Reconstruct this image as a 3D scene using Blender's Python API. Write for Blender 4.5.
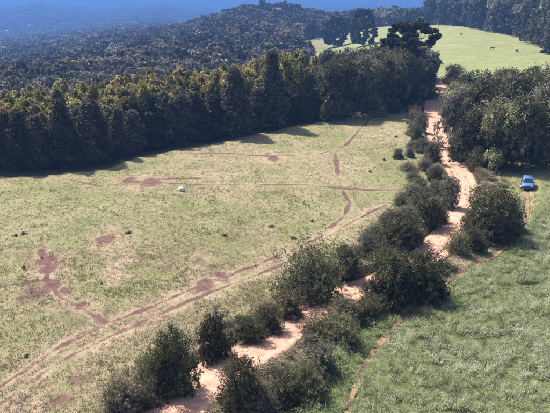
import bpy, bmesh, math
import numpy as np
from mathutils import Vector, Matrix

for o in list(bpy.data.objects):
    bpy.data.objects.remove(o, do_unlink=True)
SC = bpy.context.scene
COL = SC.collection
R = math.radians

# ---------------------------------------------------------------- camera, sky, sun, exposure
cam_data = bpy.data.cameras.new('camera')
cam = bpy.data.objects.new('camera', cam_data); COL.objects.link(cam)
cam.location = (0, 0, 26); cam.rotation_euler = (R(90 - 17.5), 0, 0)
cam_data.sensor_fit = 'HORIZONTAL'; cam_data.angle = 2 * math.atan(275 / 664)
cam_data.clip_start = .5; cam_data.clip_end = 60000
SC.camera = cam

SUN_ELEV, SUN_AZ = 54, -46            # degrees; azimuth from +Y (view direction), minus = left
world = bpy.data.worlds.new('World'); SC.world = world; world.use_nodes = True
wn = world.node_tree.nodes; wl_ = world.node_tree.links; wn.clear()
sky = wn.new('ShaderNodeTexSky'); sky.sky_type = 'NISHITA'; sky.sun_disc = False
sky.sun_elevation = R(SUN_ELEV); sky.sun_rotation = R(SUN_AZ); sky.air_density = .9; sky.dust_density = 2.5; sky.ozone_density = 1.0
bg = wn.new('ShaderNodeBackground'); bg.inputs[1].default_value = .11
wo = wn.new('ShaderNodeOutputWorld')
wl_.new(sky.outputs[0], bg.inputs[0]); wl_.new(bg.outputs[0], wo.inputs[0])

sd = bpy.data.lights.new('sun', 'SUN'); sd.energy = 4.6; sd.angle = R(.55); sd.color = (1, .95, .86)
sun = bpy.data.objects.new('sun', sd); COL.objects.link(sun)
sdir = Vector((math.sin(R(SUN_AZ)) * math.cos(R(SUN_ELEV)), math.cos(R(SUN_AZ)) * math.cos(R(SUN_ELEV)), math.sin(R(SUN_ELEV))))
sun.rotation_euler = sdir.to_track_quat('Z', 'Y').to_euler(); sun.location = (-40, 60, 80)

SC.view_settings.view_transform = 'Standard'; SC.view_settings.look = 'None'
SC.view_settings.gamma = 1; SC.view_settings.use_curve_mapping = False
SC.view_settings.exposure = .95
SC.render.engine = 'CYCLES'
SC.cycles.use_denoising = True
SC.cycles.max_bounces = 4; SC.cycles.diffuse_bounces = 2; SC.cycles.transmission_bounces = 2; SC.cycles.volume_bounces = 1

# ---------------------------------------------------------------- terrain
def sm(a, b, t):
    u = np.clip((np.asarray(t, float) - a) / (b - a), 0, 1)
    return u * u * (3 - 2 * u)

EDGE_AZ = [-60, -40, -23.2, -15.6, -12.6, -10, -6.6, -2.2, 2.2, 5.6, 9, 12]
EDGE_D = [100, 103, 104.6, 103.8, 110, 115, 118, 126, 136, 146, 156, 168]
def edge_dist(az):                       # where the pasture ends and the wood begins
    return np.interp(az, EDGE_AZ, EDGE_D)

CREST_AZ = [0, 4, 9, 13, 15, 18, 20, 22.5, 27, 35, 60]
CREST_D = [560, 600, 640, 640, 560, 470, 420, 345, 270, 220, 190]
def crest_dist(az):                      # where the hilltop meadow ends
    return np.interp(az, CREST_AZ, CREST_D)

def base_height(x, y):
    x = np.asarray(x, float); y = np.asarray(y, float)
    d = np.hypot(x, y); az = np.degrees(np.arctan2(x, y))
    front = sm(-140, -60, -np.abs(az))
    z = 0.45 * np.sin(x * .055 + 1.1) * np.cos(y * .047) + 0.35 * np.sin(x * .021 - y * .034 + .6)
    z = z + .10 * np.sin(x * .31 + .4 * y) * np.sin(y * .23 - .2 * x)
    z = z * sm(5, 40, d)
    wl = 1 - sm(3, 10, az)
    z = z - 11 * sm(2, 90, d - edge_dist(az)) * wl
    # long wooded rise in the middle distance
    z = z + 10 * sm(420, 820, d) * np.exp(-((az + 1.5) / 7.5) ** 2)
    z = z + 5 * sm(250, 620, d) * sm(11, 16, az)
    z = z + 11 * np.exp(-((x - 2) ** 2 + (y - 800) ** 2) / 45 ** 2)      # knoll under the farm house
    # the long slope down to the left valley, and the drop behind the ridge
    ld = np.log(np.maximum(d, 1))
    LD = np.log([200, 300, 450, 700, 820, 1000, 1500, 2500, 4000, 40000])
    ca = np.interp(ld, LD, [0, -3, -16, -29, -34, -42, -61, -94, -90, -90])
    cb = np.interp(ld, LD, [0, 0, -5, -13, -16, -22, -37, -57, -70, -80])
    cc = np.interp(ld, LD, [0, 0, 0, 0, 0, -9, -60, -118, -110, -110])
    wa = 1 - sm(-22, -10, az); wc = sm(-10, -3, az); wb = 1 - wa - wc
    z = z + wa * ca + wb * cb + wc * cc
    # far ranges
    r1 = .55 + .25 * np.sin(az * .23 + 1.0) + .12 * np.sin(az * .71 + 2) + .08 * np.sin(az * 1.9)
    z = z + 75 * r1 * sm(2700, 4600, d + 150 * np.sin(az * .9)) * (1 - .35 * sm(4800, 6500, d))
    r2 = .62 + .22 * np.sin(az * .17 + 4.2) + .10 * np.sin(az * .55 + .5) + .06 * np.sin(az * 1.35 + 1)
    z = z + 120 * r2 * sm(6200, 8600, d + 200 * np.sin(az * .6))
    z = z + sm(1500, 3000, d) * 6 * np.sin(x * .006 + 1) * np.sin(y * .0045)
    return z

def poly_dist(px, py, pts):              # distance to a polyline, and side (+ = right of travel)
    best = np.full(np.shape(px), 1e9); side = np.zeros(np.shape(px))
    for (ax, ay), (bx, by) in zip(pts[:-1], pts[1:]):
        dx, dy = bx - ax, by - ay; L = dx * dx + dy * dy + 1e-9
        t = np.clip(((px - ax) * dx + (py - ay) * dy) / L, 0, 1)
        ex, ey = px - (ax + t * dx), py - (ay + t * dy)
        dd = np.hypot(ex, ey); m = dd < best
        best = np.where(m, dd, best); side = np.where(m, np.sign(dy * ex - dx * ey), side)
    return best, side
# ---------------------------------------------------------------- end terrain


# ---------------------------------------------------------------- the place, in metres (camera above the origin, +Y ahead)
ROAD = [(-7.95, 36.0),
    (-6.53, 38.56),
    (-5.07, 42.1),
    (-3.05, 44.76),
    (-1.34, 46.73),
    (1.28, 50.85),
    (4.04, 54.12),
    (7.16, 58.04),
    (10.93, 60.71),
    (14.38, 64.65),
    (18.25, 70.0),
    (20.76, 74.63),
    (23.24, 80.06),
    (25.47, 85.93),
    (27.42, 91.63),
    (28.73, 99.28),
    (29.78, 108.9),
    (30.54, 118.38),
    (32.28, 130.6),
    (35.03, 146.24),
    (39.51, 167.12),
    (43.66, 183.1),
    (51.42, 205.11),
    (60.07, 230.84)]
PATH = [(3.71, 34.85),
    (4.79, 37.97),
    (5.79, 41.41),
    (7.32, 45.3),
    (9.4, 49.55),
    (11.72, 52.95),
    (15.97, 58.99),
    (20.15, 63.54),
    (24.7, 68.05),
    (28.36, 73.55),
    (31.25, 78.68),
    (33.7, 84.41),
    (35.62, 90.48),
    (36.11, 93.87),
    (34.09, 94.86),
    (31.52, 94.71),
    (29.01, 94.2)]
TRACKS = [(0.5, [(-20.21, 39.4),
    (-19.57, 41.23),
    (-16.95, 46.6),
    (-14.11, 51.17),
    (-10.47, 54.99),
    (-5.91, 60.17),
    (-1.58, 64.93),
    (2.82, 70.11),
    (8.58, 76.93),
    (14.79, 85.23)]),
    (0.5, [(-19.16, 36.93),
    (-18.66, 38.94),
    (-16.98, 43.09),
    (-14.86, 46.16),
    (-12.52, 49.76),
    (-9.38, 53.82),
    (-5.26, 58.18),
    (-1.33, 62.65),
    (2.7, 66.64)]),
    (0.5, [(-25.46, 67.2),
    (-23.4, 63.81),
    (-22.26, 59.4),
    (-19.78, 55.76),
    (-17.97, 54.23),
    (-14.52, 51.13)]),
    (0.5, [(-28.42, 97.64),
    (-23.99, 96.19),
    (-20.57, 94.08),
    (-13.96, 94.06),
    (-6.59, 93.73),
    (3.68, 94.25),
    (10.15, 92.6),
    (15.79, 91.6),
    (19.73, 91.96)]),
    (0.5, [(-15.55, 112.15),
    (-7.82, 112.8),
    (-0.85, 110.47),
    (7.76, 111.92),
    (12.68, 117.99),
    (17.87, 134.98),
    (21.79, 148.38)]),
    (0.5, [(10.33, 111.74),
    (9.76, 99.57),
    (9.61, 93.04),
    (10.2, 86.31),
    (8.81, 80.5),
    (6.69, 76.25)]),
    (0.5, [(11.25, 112.35),
    (16.07, 116.15),
    (21.78, 118.24)]),
    (0.5, [(-26.75, 57.09),
    (-24.44, 58.47),
    (-22.06, 59.4)]),
    (0.5, [(-24.19, 50.79),
    (-21.66, 53.25),
    (-19.54, 55.56)]),
    (0.5, [(-32.24, 96.26),
    (-25.31, 92.47),
    (-18.63, 95.58),
    (-11.33, 97.0)])]
PATCHES = [(-0.34, 109.16, 1.6, 1),
    (-1.21, 112.33, 1.4, 0.8),
    (-22.9, 61.95, 1.3, 1),
    (-21.31, 58.25, 1.2, 0.8),
    (-23.9, 64.07, 1.0, 0.9),
    (-19.3, 71.2, 1.3, 0.85),
    (-18.88, 72.32, 1.2, 0.8),
    (-18.46, 94.61, 2.4, 0.8),
    (-21.61, 95.58, 1.8, 0.7),
    (-6.76, 58.81, 1.6, 0.9),
    (-5.25, 60.49, 1.3, 0.8),
    (-8.09, 64.79, 1.5, 0.7),
    (-14.71, 39.34, 2.2, 0.55),
    (-14.25, 41.29, 1.8, 0.5),
    (-22.62, 55.99, 2.0, 0.6),
    (-13.72, 111.24, 3.0, 0.35),
    (-14.38, 103.05, 3.5, 0.35),
    (-34.84, 104.65, 1, 0.1),
    (10.04, 108.26, 1.5, 0.5),
    (-17.29, 54.06, 1.3, 0.7),
    (-26.09, 65.89, 1.5, 0.4),
    (-19.65, 57.19, 1.5, 0.5),
    (9.61, 87.2, 1.5, 0.4)]
FIELD = [(4.75, 37.61),
    (6.44, 43.23),
    (9.77, 49.73),
    (12.11, 53.16),
    (16.11, 58.76),
    (24.83, 67.76),
    (28.97, 73.93),
    (31.84, 78.6),
    (35.18, 84.81),
    (42.7, 101.78),
    (46.17, 104.46),
    (62.32, 110.5),
    (65.23, 85.43),
    (35.92, 31.84),
    (11.73, 28.09),
    (3.76, 32.03)]
STRIP = [(1.45, 32.03),
    (1.99, 37.88),
    (3.11, 42.08),
    (4.73, 46.57),
    (7.22, 50.8),
    (9.3, 53.27),
    (10.83, 52.92),
    (9.1, 49.73),
    (7.01, 45.31),
    (5.5, 41.42),
    (4.52, 37.97),
    (3.4, 34.84)]
SHRUBS = [(-7.53, 41.12, 5.36, 3.54, 0, 'tall dark bush with green top at the lower left bend of the road'),
    (-4.62, 45.23, 4.25, 2.46, 1, 'upright dark bush with a pale tip, left of the road by the low hedge'),
    (3.09, 56.81, 5.96, 6.16, 2, 'large feathery dark bush between pasture tracks and the middle of the road'),
    (6.92, 61.36, 3.26, 3.4, 1, 'rounded olive bush just right of the large feathery bush'),
    (14.13, 70.25, 4.09, 5.41, 3, 'broad dark bush on the pasture side facing the dark roadside thicket'),
    (10.16, 67.61, 3.27, 3.7, 2, 'pale grey-green bush on the pasture edge left of the broad dark bush'),
    (18.77, 76.97, 4.39, 4.16, 0, 'dark bush on the left verge where the road narrows'),
    (22.82, 83.98, 4.99, 2.91, 1, 'round grey-green bush on the left verge level with the car'),
    (10.31, 55.09, 5.23, 4.91, 0, 'dark bush hiding the road, left one of the thicket by the footpath'),
    (13.52, 56.49, 4.91, 4.65, 3, 'dark bush of the thicket beside the bend of the footpath'),
    (13.38, 60.56, 2.79, 4.15, 2, 'olive bush behind the thicket by the footpath'),
    (25.06, 72.05, 6.37, 5.53, 4, 'big round dark tree between the road and the parked car'),
    (24.0, 74.33, 5.27, 4.03, 0, 'smaller dark tree leaning on the road side of the big round tree'),
    (27.91, 74.29, 4.27, 3.32, 3, 'low dark bush on the car side of the big round tree'),
    (21.92, 68.65, 2.83, 2.87, 1, 'small dark bush in front of the big round tree, at the footpath'),
    (19.64, 67.1, 3.02, 2.6, 2, 'small olive bush on the right verge below the big round tree'),
    (-1.92, 37.84, 4.49, 2.78, 0, 'dark bush nearest the camera on the right side of the road'),
    (0.41, 39.7, 2.63, 2.75, 2, 'grey-green bush of the right roadside scrub next to the nearest dark bush'),
    (-0.86, 37.58, 2.4, 2.37, 1, 'low grey-green bush at the bottom edge between road and green grass strip'),
    (2.28, 39.76, 2.96, 2.76, 3, 'dull olive bush at the lower end of the green grass strip'),
    (3.18, 43.17, 2.41, 2.95, 1, 'grey-green bush at the left edge of the green grass strip'),
    (5.05, 47.42, 2.92, 3.2, 3, 'dull bush beside the upper green grass strip'),
    (3.53, 48.7, 2.04, 2.78, 2, 'rounded scrub bush on the right verge below the large feathery bush'),
    (6.01, 51.37, 1.92, 3.25, 1, 'bushy scrub at the right verge just left of the footpath thicket'),
    (8.07, 52.06, 2.32, 3.12, 2, 'olive scrub bush between green grass strip and thicket'),
    (0.89, 39.46, 2.46, 2.46, 0, 'short dark bush low in the right roadside scrub'),
    (-2.2, 48.29, 2.76, 2.76, 3, 'dark low hedge bush, first one beyond the upright pale-tipped bush'),
    (-0.59, 50.61, 2.66, 2.87, 0, 'dark low hedge bush in the middle of the hedge'),
    (0.97, 53.05, 2.74, 2.81, 1, 'dark low hedge bush touching the large feathery bush'),
    (-8.84, 39.0, 2.44, 2.71, 2, 'brownish scrub bush at the left foot of the tall dark bush'),
    (-10.16, 37.95, 2.25, 2.65, 1, 'brownish scrub bush at the bottom edge, leftmost of the near scrub'),
    (-8.95, 41.49, 2.02, 2.14, 3, 'low scrub bush behind the tall dark bush on its pasture side'),
    (30.85, 110.43, 3.5, 3.07, 1, 'small pale bush on the right verge at the foot of the big grove'),
    (32.11, 102.93, 2.96, 3.83, 2, 'small dark bush at the front corner of the big grove'),
    (53.02, 200.56, 6.05, 6.6, 0, 'dark bush beside the upper end of the road'),
    (54.79, 194.95, 4.71, 5.84, 2, 'grey bush between upper road end and big grove')]
VERGE = [(24.0, 96.09, 4.03, 2.55, 0),
    (23.84, 102.41, 4.26, 2.97, 2),
    (25.92, 106.71, 3.74, 2.24, 1),
    (26.06, 114.41, 3.61, 2.69, 3),
    (26.6, 122.26, 3.83, 2.55, 0),
    (29.18, 131.03, 4.08, 2.38, 1),
    (30.24, 142.28, 4.39, 2.76, 2),
    (33.76, 155.14, 4.28, 2.79, 0),
    (34.24, 167.17, 4.08, 3.0, 1),
    (22.97, 110.28, 2.27, 1.88, 0),
    (21.14, 102.42, 2.29, 2.43, 3),
    (20.88, 97.02, 2.19, 2.83, 2),
    (20.79, 91.51, 2.68, 2.92, 1),
    (18.96, 87.99, 2.16, 2.82, 3),
    (16.8, 85.16, 1.96, 2.51, 2),
    (21.8, 87.1, 3.14, 2.33, 0),
    (18.98, 82.76, 2.46, 2.89, 1),
    (20.84, 109.76, 1.74, 1.3, 0),
    (14.35, 78.43, 2.1, 2.75, 2),
    (16.23, 78.47, 2.62, 2.75, 3),
    (7.98, 63.72, 1.79, 2.11, 2),
    (11.73, 72.47, 1.72, 2.17, 1),
    (20.64, 78.14, 2.88, 1.9, 3),
    (6.21, 63.61, 2.01, 1.93, 2),
    (27.23, 128.25, 2.8, 2.0, 3),
    (24.79, 117.85, 2.22, 1.85, 2)]
GROVE = [(32.51, 107.81, 8.91, 6.66, 0),
    (35.71, 104.21, 11.32, 7.75, 1),
    (39.87, 104.08, 11.97, 8.06, 2),
    (46.47, 108.49, 14.13, 9.05, 3),
    (33.47, 119.17, 10.86, 6.95, 3),
    (37.49, 116.63, 13.59, 8.61, 2),
    (43.69, 118.99, 14.21, 9.13, 0),
    (50.82, 122.67, 14.99, 9.4, 1),
    (38.57, 140.99, 9.15, 6.86, 1),
    (43.0, 142.19, 11.42, 8.21, 0),
    (48.77, 142.64, 12.33, 9.53, 3),
    (55.45, 145.52, 12.56, 9.27, 2),
    (63.19, 150.54, 10.64, 9.12, 0),
    (51.11, 110.27, 13.99, 9.19, 0),
    (63.72, 132.45, 12.35, 10.1, 2)]
EDGETREES = [(-40.8, 97.43, 10.99, 5.16, 1),
    (-38.22, 97.01, 12.83, 4.53, 0),
    (-35.96, 97.48, 11.62, 5.16, 1),
    (-33.96, 97.88, 12.93, 4.27, 2),
    (-31.69, 98.44, 12.67, 5.21, 1),
    (-29.5, 100.5, 14.19, 4.37, 0),
    (-27.4, 102.09, 13.73, 5.39, 1),
    (-25.59, 105.29, 13.43, 4.89, 2),
    (-23.7, 108.87, 13.14, 5.38, 1),
    (-21.63, 112.34, 13.15, 4.85, 0),
    (-19.22, 114.63, 13.75, 5.65, 1),
    (-16.62, 116.3, 13.19, 5.36, 2),
    (-13.63, 118.42, 13.03, 5.82, 1),
    (-10.98, 121.44, 12.57, 4.84, 0),
    (-7.21, 124.13, 12.43, 6.46, 2),
    (-3.89, 127.49, 11.14, 5.07, 1),
    (-0.6, 131.74, 14.75, 6.43, 0),
    (2.65, 134.01, 10.82, 4.9, 1),
    (5.6, 136.43, 8.88, 4.15, 2),
    (8.25, 139.29, 8.62, 4.66, 1)]
DARKWOOD = [(11.95, 143.36, 12.39, 6.97, 0),
    (15.8, 146.9, 13.57, 7.57, 1),
    (19.7, 149.62, 13.34, 7.71, 2),
    (24.01, 154.27, 13.73, 7.93, 3),
    (28.34, 157.75, 13.53, 7.63, 0),
    (32.89, 164.1, 13.03, 7.42, 1),
    (16.03, 168.65, 13.36, 8.64, 2),
    (20.3, 166.29, 13.7, 8.52, 3),
    (25.04, 168.0, 13.83, 8.6, 0),
    (29.93, 170.05, 13.47, 8.7, 1),
    (35.7, 175.99, 12.3, 7.94, 2),
    (39.81, 176.74, 9.13, 5.84, 3),
    (24.93, 221.56, 15.28, 10.56, 1),
    (27.71, 194.61, 12.93, 9.32, 2),
    (32.72, 189.98, 12.64, 9.11, 0),
    (19.85, 240.1, 17.94, 11.41, 3),
    (10.34, 151.96, 10.27, 5.98, 1)]
UMBRELLA = [(35.95, 175.94, 18.45, 11.11, 0),
    (30.7, 174.57, 14.86, 8.4, 1),
    (42.12, 184.86, 8.96, 4.44, 1),
    (42.81, 494.32, 24.57, 14.44, 2),
    (55.94, 433.25, 26.04, 15.22, 2)]
WEEDS = [(-29.69, 71.31, 0.61, 1.03, 0),
    (-28.94, 72.06, 0.61, 1.15, 0),
    (-24.56, 65.11, 0.57, 0.42, 0),
    (-25.3, 61.9, 0.98, 0.7, 0),
    (-16.77, 58.8, 0.63, 0.48, 0),
    (-19.07, 45.22, 0.53, 0.61, 0),
    (-5.97, 73.11, 0.62, 1.17, 1),
    (-0.36, 76.07, 0.51, 1.21, 1),
    (4.62, 78.54, 0.79, 0.87, 1),
    (2.08, 72.18, 0.49, 1.15, 1),
    (-17.27, 73.45, 0.62, 1.29, 1),
    (14.88, 100.79, 0.65, 0.94, 2),
    (18.29, 108.58, 0.86, 0.84, 2),
    (23.2, 125.37, 0.98, 1.15, 2)]
BOULDER = (-13.35, 90.62)
CAR = (36.73, 93.34)
COWS = [(108.16, 566.78),
    (117.23, 431.54),
    (110.18, 345.49),
    (118.35, 332.35)]
HOUSE = (2.0, 800.0)

# ---------------------------------------------------------------- helpers
RNG = np.random.default_rng(11)
def hash2(ix, iy, seed):
    h = (ix.astype(np.int64) * 374761393 + iy.astype(np.int64) * 668265263 + seed * 974634777) & 0x7fffffff
    h = ((h ^ (h >> 13)) * 1274126177) & 0x7fffffff
    return ((h ^ (h >> 16)) & 0xffff) / 65535.0
def vnoise(x, y, s, seed=0):
    x = np.asarray(x, float) / s; y = np.asarray(y, float) / s
    ix, iy = np.floor(x), np.floor(y); fx, fy = x - ix, y - iy
    fx = fx * fx * (3 - 2 * fx); fy = fy * fy * (3 - 2 * fy)
    a, b = hash2(ix, iy, seed), hash2(ix + 1, iy, seed); c, d = hash2(ix, iy + 1, seed), hash2(ix + 1, iy + 1, seed)
    return (a * (1 - fx) + b * fx) * (1 - fy) + (c * (1 - fx) + d * fx) * fy
def fnoise(x, y, s, seed=0):
    return .55 * vnoise(x, y, s, seed) + .3 * vnoise(x, y, s * .45, seed + 1) + .15 * vnoise(x, y, s * .2, seed + 2)
def in_poly(x, y, pts):
    ins = np.zeros(np.shape(x), bool)
    for (ax, ay), (bx, by) in zip(pts, pts[1:] + pts[:1]):
        c = ((ay > y) != (by > y)) & (x < (bx - ax) * (y - ay) / (by - ay + 1e-12) + ax)
        ins ^= c
    return ins
ROAD_W, PATH_W = 2.0, .19
def smooth_line(pts, step):
    P = np.array(pts, float)
    P = np.vstack([2 * P[0] - P[1], P, 2 * P[-1] - P[-2]]); out = []
    for i in range(1, len(P) - 2):
        p0, p1, p2, p3 = P[i - 1:i + 3]
        n = max(2, int(np.linalg.norm(p2 - p1) / step))
        for k in range(n):
            t = k / n
            out.append(.5 * (2 * p1 + (p2 - p0) * t + (2 * p0 - 5 * p1 + 4 * p2 - p3) * t * t + (3 * p1 - p0 - 3 * p2 + p3) * t ** 3))
    out.append(P[-2]); return np.array(out)
ROAD_S = smooth_line(ROAD, 1.2); PATH_S = smooth_line(PATH, .8)
ROAD_C = [tuple(p) for p in ROAD_S[::2]]; PATH_C = [tuple(p) for p in PATH_S[::2]]

def near(x, y, pts, reach, fn_far=1e3):          # poly_dist, only worked out where it can matter
    x = np.asarray(x, float); y = np.asarray(y, float)
    P = np.array(pts); lo, hi = P.min(0) - reach, P.max(0) + reach
    m = (x > lo[0]) & (x < hi[0]) & (y > lo[1]) & (y < hi[1])
    out = np.full(x.shape, fn_far)
    if m.any(): out[m] = poly_dist(x[m], y[m], pts)[0]
    return out

def ground_height(x, y):
    z = base_height(x, y)
    d = np.hypot(x, y)
    z = z + (fnoise(x, y, 5, 3) - .5) * .35 * (1 - sm(140, 200, d)) + (vnoise(x, y, .9, 9) - .5) * .10 * (1 - sm(70, 120, d))
    rd = near(x, y, ROAD_C, 8); pd = near(x, y, PATH_C, 4)
    bank = .38 * np.exp(-((rd - 3.0) / .9) ** 2)
    z = z + bank
    base = base_height(x, y)
    k = sm(ROAD_W - .1, ROAD_W + .9, rd)
    z = (base - .42) * (1 - k) + z * k
    k = sm(PATH_W - .0, PATH_W + .35, pd)
    z = (base - .26 + .24 * sm(.45, .75, fnoise(x, y, 1.7, 71))) * (1 - k) + z * k
    return z

def wood_mask(x, y):                      # 1 where trees cover the ground
    d = np.hypot(x, y); az = np.degrees(np.arctan2(x, y))
    left = (az < 12.4) & (d > edge_dist(az))
    ridge = ((az > 2.5) & (d > 236) & (d < crest_dist(az))) | ((az > 2) & (d > 430) & (d < crest_dist(az)))
    right = (az >= 3) & (d > crest_dist(az))
    return ((left & ~ridge) | right).astype(float)

def mesh_np(name, V, faces_idx, nper, attrs=None, smooth=False):
    me = bpy.data.meshes.new(name)
    n = len(faces_idx) // nper
    me.vertices.add(len(V)); me.vertices.foreach_set('co', np.asarray(V, np.float32).ravel())
    me.loops.add(n * nper); me.loops.foreach_set('vertex_index', np.asarray(faces_idx, np.int32))
    me.polygons.add(n); me.polygons.foreach_set('loop_start', np.arange(n, dtype=np.int32) * nper)
    me.polygons.foreach_set('loop_total', np.full(n, nper, np.int32))
    me.polygons.foreach_set('use_smooth', np.full(n, smooth, bool))
    for k, a in (attrs or {}).items():
        at = me.attributes.new(k, 'FLOAT', 'POINT'); at.data.foreach_set('value', np.asarray(a, np.float32))
    me.update(calc_edges=True); return me

def link(name, me, mat=None, parent=None):
    o = bpy.data.objects.new(name, me); COL.objects.link(o)
    if mat is not None and not me.materials: me.materials.append(mat)
    if parent is not None: o.parent = parent
    return o
def tag(o, label=None, cat=None, group=None, kind=None):
    if label: o['label'] = label
    if cat: o['category'] = cat
    if group: o['group'] = group
    if kind: o['kind'] = kind
    return o
def empty(name, loc, rz=0.0, scale=(1, 1, 1)):
    o = bpy.data.objects.new(name, None); COL.objects.link(o)
    o.empty_display_size = .2; o.location = loc; o.rotation_euler = (0, 0, rz); o.scale = scale; return o
def gz(x, y): return float(ground_height(np.array([x]), np.array([y]))[0])

# ---------------------------------------------------------------- materials
def new_mat(name):
    m = bpy.data.materials.new(name); m.use_nodes = True
    nt = m.node_tree; nt.nodes.clear()
    return m, nt.nodes, nt.links, nt.nodes.new('ShaderNodeOutputMaterial')
def ramp(nodes, stops):
    r = nodes.new('ShaderNodeValToRGB'); e = r.color_ramp.elements
    while len(e) < len(stops): e.new(.5)
    for el, (p, c) in zip(e, stops): el.position = p; el.color = (*c, 1)
    return r
def leaf_mat(name, stops, trans=.28, var=.35, rough=.6):
    m, N, L, out = new_mat(name)
    a = N.new('ShaderNodeAttribute'); a.attribute_name = 'tone'
    r = ramp(N, stops); L.new(a.outputs['Fac'], r.inputs[0])
    oi = N.new('ShaderNodeObjectInfo')
    hs = N.new('ShaderNodeHueSaturation'); L.new(r.outputs[0], hs.inputs['Color'])
    mr = N.new('ShaderNodeMapRange'); mr.inputs['To Min'].default_value = 1 - var; mr.inputs['To Max'].default_value = 1 + var
    L.new(oi.outputs['Random'], mr.inputs['Value']); L.new(mr.outputs[0], hs.inputs['Value'])
    mh = N.new('ShaderNodeMath'); mh.operation = 'MULTIPLY_ADD'; mh.inputs[1].default_value = 7.31; mh.inputs[2].default_value = .2
    fr = N.new('ShaderNodeMath'); fr.operation = 'FRACT'
    L.new(oi.outputs['Random'], mh.inputs[0]); L.new(mh.outputs[0], fr.inputs[0])
    m2 = N.new('ShaderNodeMapRange'); m2.inputs['To Min'].default_value = .475; m2.inputs['To Max'].default_value = .52
    L.new(fr.outputs[0], m2.inputs['Value']); L.new(m2.outputs[0], hs.inputs['Hue'])
    p = N.new('ShaderNodeBsdfPrincipled'); p.inputs['Roughness'].default_value = rough; p.inputs['Specular IOR Level'].default_value = .12
    t = N.new('ShaderNodeBsdfTranslucent'); mx = N.new('ShaderNodeMixShader'); mx.inputs[0].default_value = trans
    L.new(hs.outputs[0], p.inputs['Base Color']); L.new(hs.outputs[0], t.inputs['Color'])
    L.new(p.outputs[0], mx.inputs[1]); L.new(t.outputs[0], mx.inputs[2]); L.new(mx.outputs[0], out.inputs['Surface'])
    return m
def plain_mat(name, col, rough=.6, metal=0, noise=.25, scale=6, spec=.4):
    m, N, L, out = new_mat(name)
    tc = N.new('ShaderNodeTexCoord'); nz = N.new('ShaderNodeTexNoise'); nz.inputs['Scale'].default_value = scale; nz.inputs['Detail'].default_value = 5
    L.new(tc.outputs['Object'], nz.inputs['Vector'])
    r = ramp(N, [(.25, tuple(c * (1 - noise) for c in col)), (.75, tuple(min(1, c * (1 + noise)) for c in col))])
    L.new(nz.outputs['Fac'], r.inputs[0])
    p = N.new('ShaderNodeBsdfPrincipled'); p.inputs['Roughness'].default_value = rough; p.inputs['Metallic'].default_value = metal
    p.inputs['Specular IOR Level'].default_value = spec
    L.new(r.outputs[0], p.inputs['Base Color']); L.new(p.outputs[0], out.inputs['Surface']); return m

M = {}
M['dark'] = leaf_mat('leaf_dark', [(0, (.040, .042, .022)), (.5, (.095, .098, .050)), (1, (.24, .23, .12))], .22)
M['olive'] = leaf_mat('leaf_olive', [(0, (.070, .070, .036)), (.5, (.17, .165, .085)), (1, (.36, .335, .19))], .22)
M['grey'] = leaf_mat('leaf_grey', [(0, (.085, .080, .056)), (.5, (.185, .172, .120)), (1, (.36, .335, .245))], .22)
M['scrub'] = leaf_mat('leaf_scrub', [(0, (.085, .070, .048)), (.5, (.20, .165, .112)), (1, (.34, .28, .195))], .22)
M['yellow'] = leaf_mat('leaf_yellow', [(0, (.13, .115, .042)), (.5, (.29, .25, .092)), (1, (.46, .39, .16))], .3)
M['conifer'] = leaf_mat('leaf_conifer', [(0, (.044, .041, .030)), (.6, (.10, .094, .064)), (1, (.23, .21, .135))], .18)
M['arauc'] = leaf_mat('leaf_araucaria', [(0, (.030, .030, .020)), (.6, (.070, .068, .044)), (1, (.16, .15, .095))], .18)
M['mid'] = leaf_mat('leaf_woodland', [(0, (.05, .046, .037)), (.5, (.145, .13, .10)), (1, (.33, .295, .235))], .2, .6)
M['pale'] = leaf_mat('leaf_pale', [(0, (.16, .14, .125)), (.5, (.32, .28, .25)), (1, (.50, .44, .40))], .2, .35)
M['weed'] = leaf_mat('leaf_weed', [(0, (.09, .10, .05)), (.5, (.18, .19, .10)), (1, (.30, .31, .18))], .25)
M['bark'] = plain_mat('bark', (.085, .068, .055), .9, 0, .4, 9)

def grass_mat(name, stops, trans=.3):
    m, N, L, out = new_mat(name)
    a = N.new('ShaderNodeAttribute'); a.attribute_name = 'tone'
    r = ramp(N, stops); L.new(a.outputs['Fac'], r.inputs[0])
    d = N.new('ShaderNodeBsdfPrincipled'); d.inputs['Roughness'].default_value = .55; d.inputs['Specular IOR Level'].default_value = .3
    t = N.new('ShaderNodeBsdfTranslucent'); mx = N.new('ShaderNodeMixShader'); mx.inputs[0].default_value = trans
    L.new(r.outputs[0], d.inputs['Base Color']); L.new(r.outputs[0], t.inputs['Color'])
    L.new(d.outputs[0], mx.inputs[1]); L.new(t.outputs[0], mx.inputs[2]); L.new(mx.outputs[0], out.inputs['Surface'])
    return m
M['pasture'] = grass_mat('pasture_grass', [(0, (.11, .112, .05)), (.35, (.19, .192, .088)), (.6, (.27, .255, .135)), (.8, (.33, .29, .20)), (1, (.40, .33, .26))], .25)
M['tall'] = grass_mat('tall_grass', [(0, (.16, .18, .085)), (.4, (.29, .32, .17)), (.75, (.42, .44, .27)), (1, (.56, .56, .41))], .35)
M['strip'] = grass_mat('strip_grass', [(0, (.14, .175, .07)), (.5, (.25, .305, .13)), (1, (.37, .42, .22))], .3)

M['brush'] = grass_mat('brush_grass', [(0, (.07, .075, .035)), (.4, (.15, .145, .075)), (.7, (.27, .225, .14)), (1, (.40, .32, .24))], .25)

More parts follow.
